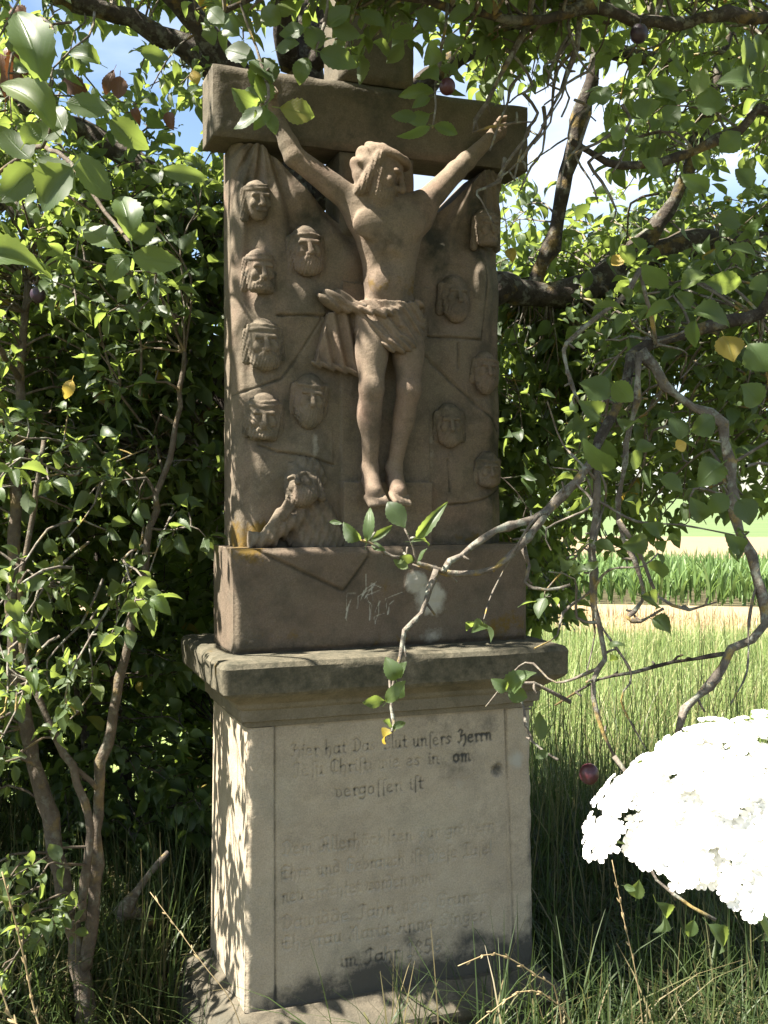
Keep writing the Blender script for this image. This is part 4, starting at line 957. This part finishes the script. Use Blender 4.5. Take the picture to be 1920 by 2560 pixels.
limb(T2, 'branch', pts([(1484, 1150), (1437, 1203), (1371, 1273), (1301, 1302), (1240, 1322), (1180, 1360), (1130, 1402), (1108, 1428)], 2.25, 2.1), .0105, .004, 'twig', ns=7, store=LB2)
limb(T2, 'branch', pts([(1371, 1273), (1335, 1320), (1305, 1362), (1240, 1420), (1160, 1432), (1090, 1424), (1040, 1405), (1000, 1395)], 2.2, 2.1), .008, .004, 'twig', ns=7)
limb(T2, 'branch', pts([(1090, 1424), (1075, 1470), (1050, 1530), (1012, 1582), (1000, 1640), (985, 1720), (985, 1800), (978, 1830)], 2.12, 2.05), .006, .003, 'twig', ns=6)
limb(T2, 'branch', pts([(1305, 1362), (1325, 1420), (1318, 1460), (1370, 1475), (1425, 1462)], 2.2, 2.15), .005, .003, 'twig', ns=6)
limb(T2, 'branch', pts([(1640, 860), (1600, 672)], 2.35, 2.3), .006, .004, 'twig', ns=6, store=LB2)
limb(T2, 'branch', pts([(1600, 672), (1550, 760), (1490, 800), (1420, 860), (1413, 900), (1425, 960), (1452, 1012)], 2.3, 2.2), .0055, .003, 'twig', ns=6)
limb(T2, 'branch', pts([(1600, 880), (1590, 1000), (1560, 1150), (1545, 1300), (1600, 1440), (1605, 1500), (1570, 1540), (1600, 1550), (1660, 1520)], 2.35, 2.3), .0075, .003, 'twig', ns=6)
limb(T2, 'branch', pts([(1545, 1300), (1610, 1400), (1650, 1490), (1720, 1520), (1795, 1505)], 2.3, 2.25), .005, .0025, 'twig', ns=6)
limb(T2, 'branch', pts([(1535, 1890), (1590, 1990), (1620, 2150), (1680, 2230), (1790, 2300)], 2.2, 2.1), .005, .003, 'twig', ns=6)
limb(T2, 'branch', pts([(1425, 1755), (1300, 1700), (1310, 1770), (1330, 1850), (1395, 1900)], 2.3, 2.15), .004, .0025, 'twig', ns=6)
limb(T2, 'limb', [b2+(-.1, -.05, 2.3)]+pts([(2000, 300), (1850, 330), (1700, 390), (1560, 420), (1430, 350)], 2.5, 2.4), .026, .008, store=LB2)
limb(T2, 'limb', [b2+(-.2, -.05, 2.8)]+pts([(1900, 40), (1700, 60), (1500, 30), (1320, 60), (1180, 40), (1010, -10), (880, -30), (700, -20), (560, 20)], 2.45, 2.1), .03, .006, store=LB2)
limb(T2, 'branch', pts([(1320, 60), (1250, 200), (1180, 330), (1330, 300), (1245, 440)], 2.4, 2.3), .006, .0025, 'twig', ns=6)
limb(T2, 'branch', pts([(1455, 5), (1440, 120), (1400, 230), (1345, 330), (1300, 400), (1240, 450)], 2.4, 2.3), .006, .002, 'twig', ns=6)
limb(T2, 'branch', pts([(600, 10), (640, 120), (672, 220), (662, 262)], 2.1, 2.05), .004, .0025, 'twig', ns=6)
limb(T2, 'branch', pts([(1120, 10), (1105, 120), (1095, 220), (1082, 320)], 2.2, 2.1), .0035, .002, 'twig', ns=6)
limb(T2, 'branch', pts([(820, -30), (812, 60), (790, 128)], 2.1, 2.05), .0035, .002, 'twig', ns=6)
for k in range(16):                                   # bare crooked twigs against the sky
    x0, y0 = rng.uniform(1250, 1560), rng.uniform(20, 420); L_ = []
    for q in range(5): L_.append((x0, y0)); x0 += rng.uniform(-60, 40); y0 += rng.uniform(15, 75)
    TW2.append(tube(catmull(pts(L_, 2.4, 2.3), .03), np.linspace(.0045, .0018, len(catmull(pts(L_, 2.4, 2.3), .03))), 5, .4))
fill(95, ((.30, 1.75), (-.75, .45), (1.65, 3.1)), LB2, LV2, TW2, size=.062, rmax=.45, keep=lambda p: proj(p)[0] > 1480 and proj(p)[1] < 1180)
fill(34, ((.3, 1.6), (-.9, .3), (2.4, 3.1)), LB2, LV2, TW2, size=.058, rmax=.4, keep=lambda p: proj(p)[0] > 1180 and proj(p)[1] < 330)
fill(60, ((-.9, .5), (-1.1, -.3), (2.45, 2.95)), LB2, LV2, TW2, size=.055, rmax=.35, thin=.6, keep=lambda p: proj(p)[1] < 110 and proj(p)[0] > 480)
fill(170, ((.35, 1.7), (-.7, .5), (1.28, 2.2)), LB2, LV2, TW2, size=.052, rmax=.4, thin=1, gap=-.25, keep=lambda p: proj(p)[0] > 1400 and 700 < proj(p)[1] < 1290)
fill(80, ((-.75, .3), (-.75, -.2), (2.44, 2.85)), LB2, LV2, TW2, size=.05, rmax=.32, thin=.7, tries_=150, gap=-2, keep=lambda p: 500 < proj(p)[0] < 1000 and proj(p)[1] < 130)
fill(60, ((-.3, .8), (-.75, -.1), (2.4, 2.95)), LB2, LV2, TW2, size=.05, rmax=.32, thin=1, tries_=150, gap=-2, keep=lambda p: 1000 < proj(p)[0] < 1420 and proj(p)[1] < 210)
for k in range(46):                                   # fine bare twigs off the hanging boughs
    L0 = LB2[rng.integers(1, len(LB2))]; a = L0[rng.integers(0, len(L0))]; x, y, z = proj(a)
    if not (1250 < x < 1950 and 850 < y < 1850): continue
    d = unit(rng.normal(0, 1, 3)*np.array((1, .6, 1))+np.array((0, 0, -.5)))*rng.uniform(.1, .3); Q = catmull([a, a+d*.35+rng.normal(0, .02, 3), a+d*.7+rng.normal(0, .03, 3), a+d], .02)
    TW2.append(tube(Q, np.linspace(.0035, .0014, len(Q)), 5, .5))
    if rng.random() < .5: rosette(Q[-1], d, rng.integers(2, 5), .05, LV2)
EX = []
def E(lst, d):
    for it in lst:
        b, t, w = it[:3]; EX.append(px_leaf(b, t, d+rng.uniform(-.04, .04), w*1.12, it[3] if len(it) > 3 else None, it[4] if len(it) > 4 else 'leaf', rng.uniform(-.03, .03)))
E([((660, 260), (648, 182), 45), ((657, 258), (605, 225), 40), ((655, 268), (590, 328), 40), ((700, 270), (787, 288), 58, .2), ((650, 262), (578, 232), 45), ((680, 210), (630, 140), 60), ((690, 125), (745, 105), 40), ((770, 145), (745, 208), 40), ((800, 130), (895, 162), 48), ((790, 125), (775, 60), 48), ((640, 150), (560, 120), 50), ((700, 60), (650, 20), 50), ((690, 40), (740, 15), 45), ((630, 215), (655, 160), 40), ((815, 60), (880, 20), 45), ((830, 70), (900, 90), 40), ((760, 70), (700, 90), 42), ((900, 30), (960, 60), 40), ((560, 60), (520, 20), 40), ((600, 90), (560, 40), 45), ((665, 270), (640, 320), 36), ((670, 275), (690, 335), 30)], 2.05)
E([((1085, 230), (995, 238), 30), ((1075, 245), (1030, 268), 26), ((1042, 290), (978, 292), 28), ((1075, 317), (995, 347), 22), ((1085, 315), (1145, 335), 28), ((1075, 285), (1020, 305), 28), ((1095, 200), (1050, 180), 40), ((1105, 150), (1060, 110), 45), ((1110, 130), (1160, 100), 40), ((1100, 170), (1150, 190), 30), ((1030, 100), (980, 70), 45), ((1090, 60), (1040, 30), 50), ((1120, 50), (1180, 20), 45)], 2.12)
E([((902, 1349), (853, 1310), 30), ((916, 1354), (926, 1267), 24), ((926, 1354), (984, 1313), 18), ((1012, 1320), (969, 1253), 46, .2), ((1041, 1344), (1114, 1260), 26, .3), ((1027, 1354), (1080, 1356), 20), ((1037, 1402), (1000, 1392), 20), ((1045, 1405), (1065, 1370), 14), ((858, 1310), (822, 1304), 10), ((930, 1360), (960, 1375), 14), ((1020, 1420), (985, 1400), 20)], 2.08)
limb(T2, 'branch', pts([(1000, 1395), (960, 1385), (920, 1358), (902, 1349)], 2.1, 2.08), .0035, .002, 'twig', ns=5)
limb(T2, 'branch', pts([(1040, 1408), (1035, 1370), (1012, 1322)], 2.1, 2.08), .003, .002, 'twig', ns=5)
E([((990, 1700), (966, 1645), 42), ((966, 1755), (1008, 1703), 30, .2), ((960, 1752), (910, 1757), 26), ((981, 1823), (1015, 1804), 18), ((981, 1830), (953, 1857), 24), ((980, 1818), (962, 1800), 14), ((985, 1690), (1010, 1660), 26), ((995, 1745), (1006, 1705), 34)], 2.04)
E([((1267, 1724), (1230, 1700), 30), ((1276, 1718), (1325, 1675), 46, .2), ((1270, 1730), (1320, 1743), 38), ((1355, 1850), (1345, 1780), 32), ((1370, 1880), (1340, 1895), 20)], 2.14)
E([((1740, 262), (1815, 245), 62, .2), ((1610, 300), (1632, 242), 55), ((1880, 222), (1802, 195), 48), ((1860, 172), (1868, 80), 48), ((1900, 180), (1898, 80), 40), ((1633, 200), (1703, 230), 36), ((1507, 265), (1495, 210), 48), ((1720, 250), (1690, 240), 30), ((1660, 300), (1700, 270), 50), ((1740, 240), (1760, 170), 50), ((1800, 380), (1850, 330), 50), ((1770, 480), (1700, 440), 40), ((1650, 440), (1610, 400), 45), ((1880, 470), (1840, 420), 45), ((1560, 320), (1530, 350), 42), ((1570, 360), (1610, 340), 45)], 2.0)
E([((1670, 720), (1605, 665), 45), ((1703, 725), (1773, 672), 46), ((1732, 780), (1830, 803), 52), ((1725, 770), (1690, 730), 40), ((1683, 780), (1610, 787), 22), ((1760, 705), (1860, 710), 50), ((1740, 800), (1738, 870), 28), ((1810, 840), (1832, 900), 55), ((1880, 700), (1915, 720), 45), ((1890, 640), (1810, 615), 48), ((1850, 560), (1790, 545), 45), ((1870, 860), (1915, 930), 70)], 2.0)
E([((1523, 995), (1453, 950), 74, .1), ((1500, 1040), (1450, 1010), 48), ((1535, 1170), (1455, 1112), 44), ((1600, 1165), (1575, 1130), 45), ((1650, 1200), (1710, 1225), 48), ((1805, 1160), (1750, 1210), 66, .1), ((1555, 1365), (1630, 1345), 36), ((1470, 1425), (1420, 1432), 34), ((1475, 1430), (1490, 1395), 30), ((1600, 1490), (1655, 1512), 42, .2), ((1630, 1548), (1685, 1578), 42, .1), ((1522, 1612), (1560, 1610), 16), ((1525, 1635), (1535, 1655), 22), ((1560, 1080), (1595, 1045), 44), ((1590, 1130), (1640, 1110), 38), ((1700, 1100), (1680, 1040), 44), ((1730, 1080), (1790, 1040), 44), ((1820, 1240), (1770, 1280), 46), ((1845, 1250), (1880, 1310), 60), ((1760, 1300), (1730, 1250), 44), ((1690, 1120), (1716, 1108), 30, .1, 'leaf_yellow'), ((1640, 1400), (1660, 1440), 40), ((1650, 1340), (1615, 1310), 36), ((1850, 1380), (1815, 1340), 40), ((1900, 1010), (1860, 960), 60), ((1530, 960), (1585, 1000), 46)], 2.15)
E([((1590, 2245), (1598, 2205), 34), ((1640, 2255), (1660, 2330), 40), ((1735, 2300), (1722, 2345), 28), ((1770, 2310), (1820, 2380), 46), ((1560, 2215), (1590, 2225), 14), ((1900, 2300), (1925, 2270), 30), ((1910, 2350), (1940, 2340), 30)], 2.05)
finish_tree(T2, LV2, TW2, 'leaf', 300, EX)
# plums
def plum_mesh():
    V, Fq = [], []; n, k = 14, 18
    for i in range(n+1):
        t = math.pi*i/n
        for j in range(k):
            a = 2*math.pi*j/k; r = math.sin(t)*(1-.06*math.exp(-(a-math.pi)**2*10)); V.append((r*math.cos(a)*.44, r*math.sin(a)*.44, math.cos(t)*.5-.03*math.exp(-(t*3)**2)))
    for i in range(n):
        for j in range(k): Fq.append((i*k+j, (i+1)*k+j, (i+1)*k+(j+1) % k, i*k+(j+1) % k))
    b = len(V)
    for q in range(4): V.append((.02*math.cos(q*1.57), .02*math.sin(q*1.57), .44))
    for q in range(4): V.append((.03+.02*math.cos(q*1.57), .02*math.sin(q*1.57), .95))
    for q in range(4): Fq.append((b+q, b+(q+1) % 4, b+4+(q+1) % 4, b+4+q))
    me = mesh_np('plum', np.array(V), np.array(Fq)); return me
def plum_mat(name, c):
    m, n, l, p = nt(name); pos = n.new('ShaderNodeNewGeometry').outputs['Position']; a = noise(n, l, pos, 70, 4)
    l.new(mixc(n, l, mathn(n, l, 'MULTIPLY', ramp(n, l, a.outputs['Fac'], [(.45, 0), (.75, 1)]).outputs['Color'], .22), c, (.12, .10, .15)), p.inputs['Base Color']); p.inputs['Roughness'].default_value = .42; return m
PM = plum_mesh(); PMD = PM.copy(); PM.materials.append(plum_mat('plum_violet', (.022, .009, .022))); PMD.materials.append(plum_mat('plum_red', (.045, .006, .010)))
for me_, px, py, d, s, T in ((PM, 1597, 84, 2.3, 50, T2), (PMD, 1118, 216, 2.12, 44, T2), (PMD, 1473, 1935, 2.15, 54, T2), (PM, 95, 737, 2.6, 42, T1)):
    o = link('plum', me_, None); o.location = atD(px, py, d); sc = s/F_PX*d; o.scale = (sc*1.05, sc*1.05, sc); o.rotation_euler = (rng.uniform(-.3, .3), rng.uniform(-.3, .3), rng.uniform(0, 6)); set_parent(o, T)

# ---- young shrub with bare stems at the left
SH = thing('young_plum_shrub', 'young many-stemmed plum shrub growing left of the pedestal', 'shrub', tuple(atD(215, 2600, 2.75)*np.array((1, 1, 0)))); LB3 = []; LV3 = []; TW3 = []
root = np.array(SH.location)
limb(SH, 'stem', [root+(0, 0, -.05)]+pts([(212, 2560), (205, 2450), (190, 2350), (150, 2180), (112, 2000), (82, 1900), (45, 1700), (28, 1600), (32, 1450), (40, 1200), (55, 950), (70, 700)], 2.75, 2.85), .026, .010, 'bark_y', .12, store=LB3)
limb(SH, 'stem', pts([(212, 2420), (228, 2330), (240, 2200), (243, 2080), (252, 1960), (266, 1860), (292, 1740), (322, 1600), (348, 1480), (392, 1240), (432, 1100), (462, 880)], 2.75, 2.8), .018, .006, 'bark_y', .12, store=LB3)
limb(SH, 'stem', pts([(205, 2300), (212, 2200), (225, 2080), (212, 2010), (178, 1915), (140, 1850), (95, 1740), (62, 1660), (50, 1500), (80, 1300), (110, 1100)], 2.72, 2.7), .012, .006, 'bark_y', .12, store=LB3)
limb(SH, 'stem', pts([(243, 1970), (215, 1945), (180, 1915)], 2.76, 2.72), .008, .007, 'bark_y', .1)
fill(150, ((-1.15, -.40), (.05, .55), (.75, 2.4)), LB3, LV3, TW3, size=.052, rmax=.4, keep=lambda p: proj(p)[0] < 520, dens=.8)
fill(14, ((-1.1, -.55), (-.2, .25), (.35, .9)), LB3, LV3, TW3, size=.045, rmax=.3, keep=lambda p: proj(p)[0] < 480, dens=.5)
NL = []
for b, t, w, tl in (((106, 212), (37, 5), 105, .1), ((135, 325), (0, 185), 78, .3), ((165, 255), (280, 280), 64, -.2), ((95, 395), (185, 470), 80, .1), ((190, 385), (275, 505), 74, -.3), ((180, 420), (100, 525), 115, .2), ((75, 395), (0, 325), 84, .2), ((80, 410), (5, 505), 84, -.1), ((275, 300), (372, 374), 62, .2), ((325, 595), (300, 475), 72, .2), ((330, 640), (452, 662), 66, .1), ((305, 620), (205, 565), 62, -.3), ((405, 425), (525, 445), 40, .4), ((-40, 640), (108, 652), 92, .1), ((250, 160), (170, 122), 45, .2), ((350, 125), (422, 148), 40, .1), ((110, 350), (150, 290), 60, -.4), ((60, 360), (95, 300), 50, .3), ((160, 330), (130, 260), 46, .2), ((330, 600), (390, 560), 50, .4), ((320, 640), (270, 700), 56, .2)):
    NL.append(px_leaf(b, t, 1.75+rng.uniform(-.06, .06), w, tl, 'leaf', rng.uniform(-.02, .03)))
limb(SH, 'branch', [atD(50, 950, 2.85)]+pts([(-40, 800), (-60, 600), (-30, 470), (40, 395), (105, 370), (170, 400), (290, 560), (330, 620)], 2.4, 1.75), .008, .003, 'bark_y', .1, ns=7)
limb(SH, 'branch', pts([(105, 370), (130, 300), (106, 212)], 1.78, 1.75), .003, .002, 'bark_y', .1, ns=6)
finish_tree(SH, LV3, TW3, 'leaf', 300, NL, 'bark_y')

# ---- dark hedge behind on the left
HG = thing('hawthorn_hedge', 'dense dark green hedge behind the shrub and the stone cross', 'hedge', (-.75, 1.5, 0)); LB4 = []; LV4 = []; TW4 = []
for k in range(14):
    x0 = -2.0+(k % 9)*.27+(k//9)*.1; y0 = 1.25+.4*rng.random()+(.7 if k > 8 else 0); p = np.array((x0, y0, -.05)); limb(HG, 'stem', [p, p+(rng.uniform(-.1, .1), rng.uniform(-.1, .1), .7), p+(rng.uniform(-.25, .25), rng.uniform(-.25, .25), 1.5), p+(rng.uniform(-.35, .35), rng.uniform(-.3, .3), 2.3)], .022, .007, 'bark', .25, store=LB4)
fill(760, ((-1.7, .35), (.65, 2.3), (.12, 2.4)), LB4, LV4, TW4, size=.062, rmax=.5, step=.036, gap=-2, thin=1)
fill(130, ((-2.4, -1.25), (.05, 1.7), (1.0, 3.0)), LB4, LV4, TW4, size=.062, rmax=.6)  # unseen taller growth left of the view, added to shade the left foliage
fill(420, ((-1.6, .5), (1.6, 2.6), (.05, 1.9)), LB4, LV4, TW4, size=.085, rmax=.5, step=.04, gap=-2, thin=1)
fill(160, ((-1.5, .2), (.9, 2.2), (.8, 1.6)), LB4, LV4, TW4, size=.066, rmax=.5, step=.03, gap=-2, thin=1)
finish_tree(HG, LV4, TW4, 'leaf_dark', 300, (), 'bark')

# ------------------------------------------------------------------ grasses
def wedge(n, a0, a1, d0, d1, keep=None):
    a = np.radians(rng.uniform(a0, a1, n)); d = np.sqrt(rng.uniform(d0*d0, d1*d1, n)); P = np.stack([CAM[0]+np.sin(a)*d, CAM[1]+np.cos(a)*d], 1)
    P = P[(np.abs(P[:, 0]) > .47) | (np.abs(P[:, 1]) > .31)]
    if keep is not None: P = P[keep(P)]
    return np.column_stack([P, gz(P[:, 0], P[:, 1])])
def sward(name, label, B, h0, h1, w, lean, m, seg=4, dry=.08):
    n = len(B); cl = .6+.6*(.5+.5*fbm(B[:, :2]*1.7, 4)); r = rng.random(n)**1.2*.85
    r = np.where(rng.random(n) < dry, .95, r)
    return tag(blade_obj(name, [blades(B, rng.uniform(h0, h1, n)*cl, rng.uniform(.6, 1.3, n)*w, np.abs(rng.normal(0, lean, n)), rng.uniform(0, 6.28, n), r, seg)], m), label, 'grass', kind='stuff')
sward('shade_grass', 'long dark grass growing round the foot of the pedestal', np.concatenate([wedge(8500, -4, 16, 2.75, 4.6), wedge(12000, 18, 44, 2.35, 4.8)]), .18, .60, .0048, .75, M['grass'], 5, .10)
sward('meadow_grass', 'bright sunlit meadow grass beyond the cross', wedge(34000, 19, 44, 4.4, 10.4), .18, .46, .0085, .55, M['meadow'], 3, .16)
sward('verge_grass', 'thin pale grass standing at the edge of the stubble strip', wedge(4500, 20, 44, 10.0, 13.4), .06, .26, .010, .4, M['straw'], 3, .3)
sward('meadow_weeds', 'low leafy weeds among the bright meadow grass', wedge(16000, 19, 44, 4.4, 10.4), .10, .30, .020, 1.1, M['meadow'], 3, .04)
sward('dead_grass', 'matted dead grass lying round the pedestal foot', np.concatenate([wedge(3500, -4, 16, 2.75, 4.4), wedge(4500, 18, 44, 2.35, 4.4)]), .10, .34, .0045, 1.6, M['straw_d'], 4, .3)
BL = np.concatenate([wedge(170, -4, 16, 2.8, 4.0), wedge(200, 19, 42, 2.4, 4.0)]); LT = []
for q in BL:
    a = rng.uniform(0, 6.28); LT.append((q+np.array((0, 0, rng.uniform(.01, .12))), frame(np.array((math.cos(a), math.sin(a), rng.normal(0, .35))), np.array((rng.normal(0, .4), rng.normal(0, .4), 1.0))), rng.uniform(.03, .06), rng.uniform(.018, .032)))
tag(leaf_mass('leaf_litter', LT, M['leaf_brown'], None), 'brown fallen leaves scattered in the grass round the cross', 'leaf litter')
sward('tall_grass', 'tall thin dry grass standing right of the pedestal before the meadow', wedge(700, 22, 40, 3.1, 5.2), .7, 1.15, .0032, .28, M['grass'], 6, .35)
# maize in rows
Bm = []
for s in np.arange(15.2, 24.5, .45):
    for t in np.arange(-3.5, 9.5, .16):
        p = S0+SD*(s+rng.normal(0, .05))+ST*(t+rng.normal(0, .03)); Bm.append((p[0], p[1], float(gz_s(s))))
Bm = np.repeat(np.array(Bm), 6, 0); nB = len(Bm)
Bm[:, 2] += np.tile(np.linspace(0, .22, 6), nB//6)
tag(blade_obj('maize', [blades(Bm, rng.uniform(.40, .62, nB), rng.uniform(.03, .055, nB), np.abs(rng.normal(.35, .25, nB)), rng.uniform(0, 6.28, nB), rng.random(nB), 4)], M['maize']), 'rows of young green maize beyond the stubble strip', 'maize', kind='stuff')
# single grass stalks with seed heads
def stalk(P, r, label, key='straw', seeds=14, name='grass_stalk'):
    Q = catmull(P, .03); rn = np.zeros(0)
    t = thing(name, label, 'grass stalk', tuple(Q[0]))
    def put(nm, me):
        a = me.attributes.new('rnd', 'FLOAT', 'POINT'); a.data.foreach_set('value', np.full(len(me.vertices), .5, np.float32)); return link(nm, me, M[key], t)
    put('stem', tubes_mesh('stem', [tube(Q, np.linspace(r, r*.5, len(Q)), 5)]))
    L = []; n = len(Q)
    for k in range(seeds):
        f = 1-.26*k/seeds; i = int(f*(n-2)); d = unit(Q[i+1]-Q[i]); o = unit(rng.normal(0, 1, 3)); a = Q[i]; b = a+(d*.9+o*.45)*.014
        L.append(tube(np.array([a, a*.5+b*.5, b]), [.0008, .0022, .0006], 5))
    V = np.concatenate([x[0] for x in L]); o = 0; Fs = []
    for x in L: Fs.append(x[1]+o); o += len(x[0])
    tag(put('seed_head', mesh_np('seed_head', V, np.concatenate(Fs))), kind='stuff')
g0 = lambda px, d: (atD(px, 1280, d)*np.array((1, 1, 0)))
stalk([g0(1420, 2.3), atD(1400, 2520, 2.2), atD(1340, 2440, 2.15), atD(1240, 2385, 2.1), atD(1145, 2415, 2.05)], .0022, 'dry grass stalk arching across the lower right of the inscription')
stalk([g0(1480, 2.3), atD(1440, 2600, 2.2), atD(1380, 2500, 2.15), atD(1300, 2480, 2.1), atD(1190, 2560, 2.05)], .0022, 'dry nodding grass stalk in front of the plinth')
stalk([g0(-20, 1.9), atD(100, 2700, 1.8), atD(80, 2500, 1.8), atD(45, 2330, 1.78), atD(5, 2180, 1.75)], .0026, 'tall dry grass stalk leaning beside the shrub stems', seeds=22)
stalk([g0(60, 1.8), atD(70, 2680, 1.7), atD(25, 2540, 1.7), atD(-10, 2440, 1.7)], .0026, 'short dry grass stalk leaning outward below the shrub', seeds=18)
stalk([g0(640, 2.35), atD(600, 2560, 2.3), atD(500, 2400, 2.3), atD(375, 2230, 2.35)], .0015, 'thin pale grass stem leaning from the plinth towards the shrub', seeds=6)
stalk([g0(1640, 2.4), atD(1600, 2500, 2.3), atD(1560, 2300, 2.3), atD(1530, 2150, 2.3)], .0016, 'upright dry grass stalk under the drooping branches', seeds=14)
# bright blades before the plinth
tag(blade_obj('grass_tuft', [blades(np.array([g0(760, 2.2), g0(748, 2.2), g0(775, 2.22), g0(735, 2.2)]), np.array([.40, .36, .33, .3]), np.array([.007, .006, .006, .005]), np.array([.12, .2, .15, .3]), np.array([2.6, 3.0, .2, 2.8]), np.array([.45, .5, .6, .7]), 6)], M['meadow']), 'small bright tuft of grass blades before the plinth', 'grass tuft')
# broken dead branch lying in the grass
BB = thing('broken_branch', 'broken dead branch with orange wood end lying in the grass by the shrub', 'branch', tuple(atD(310, 2275, 3.0)))
V_ = pts([(300, 2290), (335, 2240), (370, 2190), (420, 2130)], 2.95, 3.1); Q = catmull(V_, .02)
link('wood', tubes_mesh('wood', [tube(Q, np.interp(np.linspace(0, 1, len(Q)), [0, .25, .4, 1], [.026, .017, .011, .008]), 9, .3)]), M['twig'], BB)
Q2 = catmull([V_[0], V_[0]*.5+V_[1]*.5+np.array((.03, .02, -.03)), V_[1]+np.array((.06, .03, -.10))], .02)
link('stub', tubes_mesh('stub', [tube(Q2, np.linspace(.018, .012, len(Q2)), 8, .3)]), M['twig'], BB)

# ------------------------------------------------------------------ white umbel close to the camera
m, n, l, p = nt('white_petal'); p.inputs['Base Color'].default_value = (.88, .87, .84, 1); p.inputs['Roughness'].default_value = .6
tl = n.new('ShaderNodeBsdfTranslucent'); tl.inputs['Color'].default_value = (.85, .85, .80, 1); ms = n.new('ShaderNodeMixShader'); ms.inputs[0].default_value = .35
l.new(p.outputs[0], ms.inputs[1]); l.new(tl.outputs[0], ms.inputs[2]); l.new(ms.outputs[0], n['Material Output'].inputs['Surface']); M['petal'] = m
m, n, l, p = nt('umbel_stem'); p.inputs['Base Color'].default_value = (.14, .20, .06, 1); p.inputs['Roughness'].default_value = .6; M['ustem'] = m
UF = thing('wild_carrot_flower', 'large white wild carrot umbel with frilly florets beside the pedestal', 'flower', tuple(UC))
UN = unit(np.array((-.46, -.42, .78))); ux = unit(np.cross(UN, (0, 0, 1.0))); uy = np.cross(UN, ux)
def floret_mesh(seed):
    r_ = np.random.default_rng(seed); V, Fq = [], []
    for k in range(5):
        a = k*1.2566+r_.uniform(-.15, .15); L_ = r_.uniform(.85, 1.2) if k else 1.5; b = len(V); ca, sa = math.cos(a), math.sin(a)
        for t, w, z in ((.05, .1, 0), (.35, .34, .12), (.7, .46, .16), (.93, .36, .05), (1.0, .12, .12)):
            for s in (-1, 0, 1):
                x, y = t*L_-(.1 if s == 0 and t == 1 else 0), s*w; V.append((x*ca-y*sa, x*sa+y*ca, z+(.09 if s else 0)+r_.uniform(-.03, .03)))
        for i in range(4):
            for j in range(2): Fq.append((b+i*3+j, b+i*3+3+j, b+i*3+4+j, b+i*3+j+1))
    me = mesh_np('floret', np.array(V), np.array(Fq)); me.materials.append(M['petal']); return me
FM = [floret_mesh(k) for k in range(4)]
UR = .064; nu_ = 0; stems = []; REST = []
hub = UC-UN*.055
for k in range(33):
    rr = UR*math.sqrt((k+.4)/33); a = k*2.39996; rr = rr*(1+(.14*math.sin(a*3+1)+.10*math.sin(a*7+k))*rr/UR); c = UC+(ux*math.cos(a)+uy*math.sin(a)*.92)*rr+UN*(.012*math.cos(rr/UR*2.4)+rng.uniform(-.009, .006))
    nn = unit(UN+(c-UC)/UR*.45); stems.append(tube(catmull([hub, hub*.5+c*.5-UN*.006, c-nn*.007], .02), .0007, 4))
    a1 = unit(np.cross(nn, (0, 0, 1))); a2 = np.cross(nn, a1); nf = 17
    for q in range(nf):
        r2 = .0128*math.sqrt((q+.2)/nf); b = q*2.4+k; pp = c+(a1*math.cos(b)+a2*math.sin(b))*r2+nn*rng.uniform(-.001, .002)
        z_ = unit(nn+(pp-c)/.0155*.5+rng.normal(0, .12, 3)); R = frame(np.cross(z_, unit(rng.normal(0, 1, 3))), z_); s = rng.uniform(.0036, .0048)*(1.3 if q > 11 else 1)
        if (k*17+q)*300 % 561 >= 300: REST.append((FM[q % 4], R, s, pp)); continue
        o = bpy.data.objects.new('floret', FM[nu_ % 4]); col.objects.link(o); o.rotation_mode = 'QUATERNION'; o.rotation_quaternion = Matrix(R.tolist()).to_quaternion(); o.scale = (s, s, s); o.location = pp; set_parent(o, UF); nu_ += 1
VF = []; FF = []; o_ = 0
for me_, R_, s_, p_ in REST:
    co = np.empty(len(me_.vertices)*3, np.float32); me_.vertices.foreach_get('co', co); VF.append(co.reshape(-1, 3)@R_.T*s_+p_)
    ix = np.empty(len(me_.loops), np.int32); me_.loops.foreach_get('vertex_index', ix); FF.append(ix.reshape(-1, 4)+o_); o_ += len(me_.vertices)
tag(link('small_florets', mesh_np('small_florets', np.concatenate(VF), np.concatenate(FF)), M['petal'], UF), kind='stuff')
tag(link('rays', tubes_mesh('rays', stems), M['ustem'], UF), kind='stuff')
sb = np.array((hub[0]+.30, hub[1]-.02, -.03))
link('stem', tubes_mesh('stem', [tube(catmull([hub, hub+np.array((.03, 0, -.05)), hub+np.array((.12, -.01, -.25)), hub*np.array((1, 1, .4))+np.array((.24, -.02, 0)), sb], .03), .0024, 7)]), M['ustem'], UF)
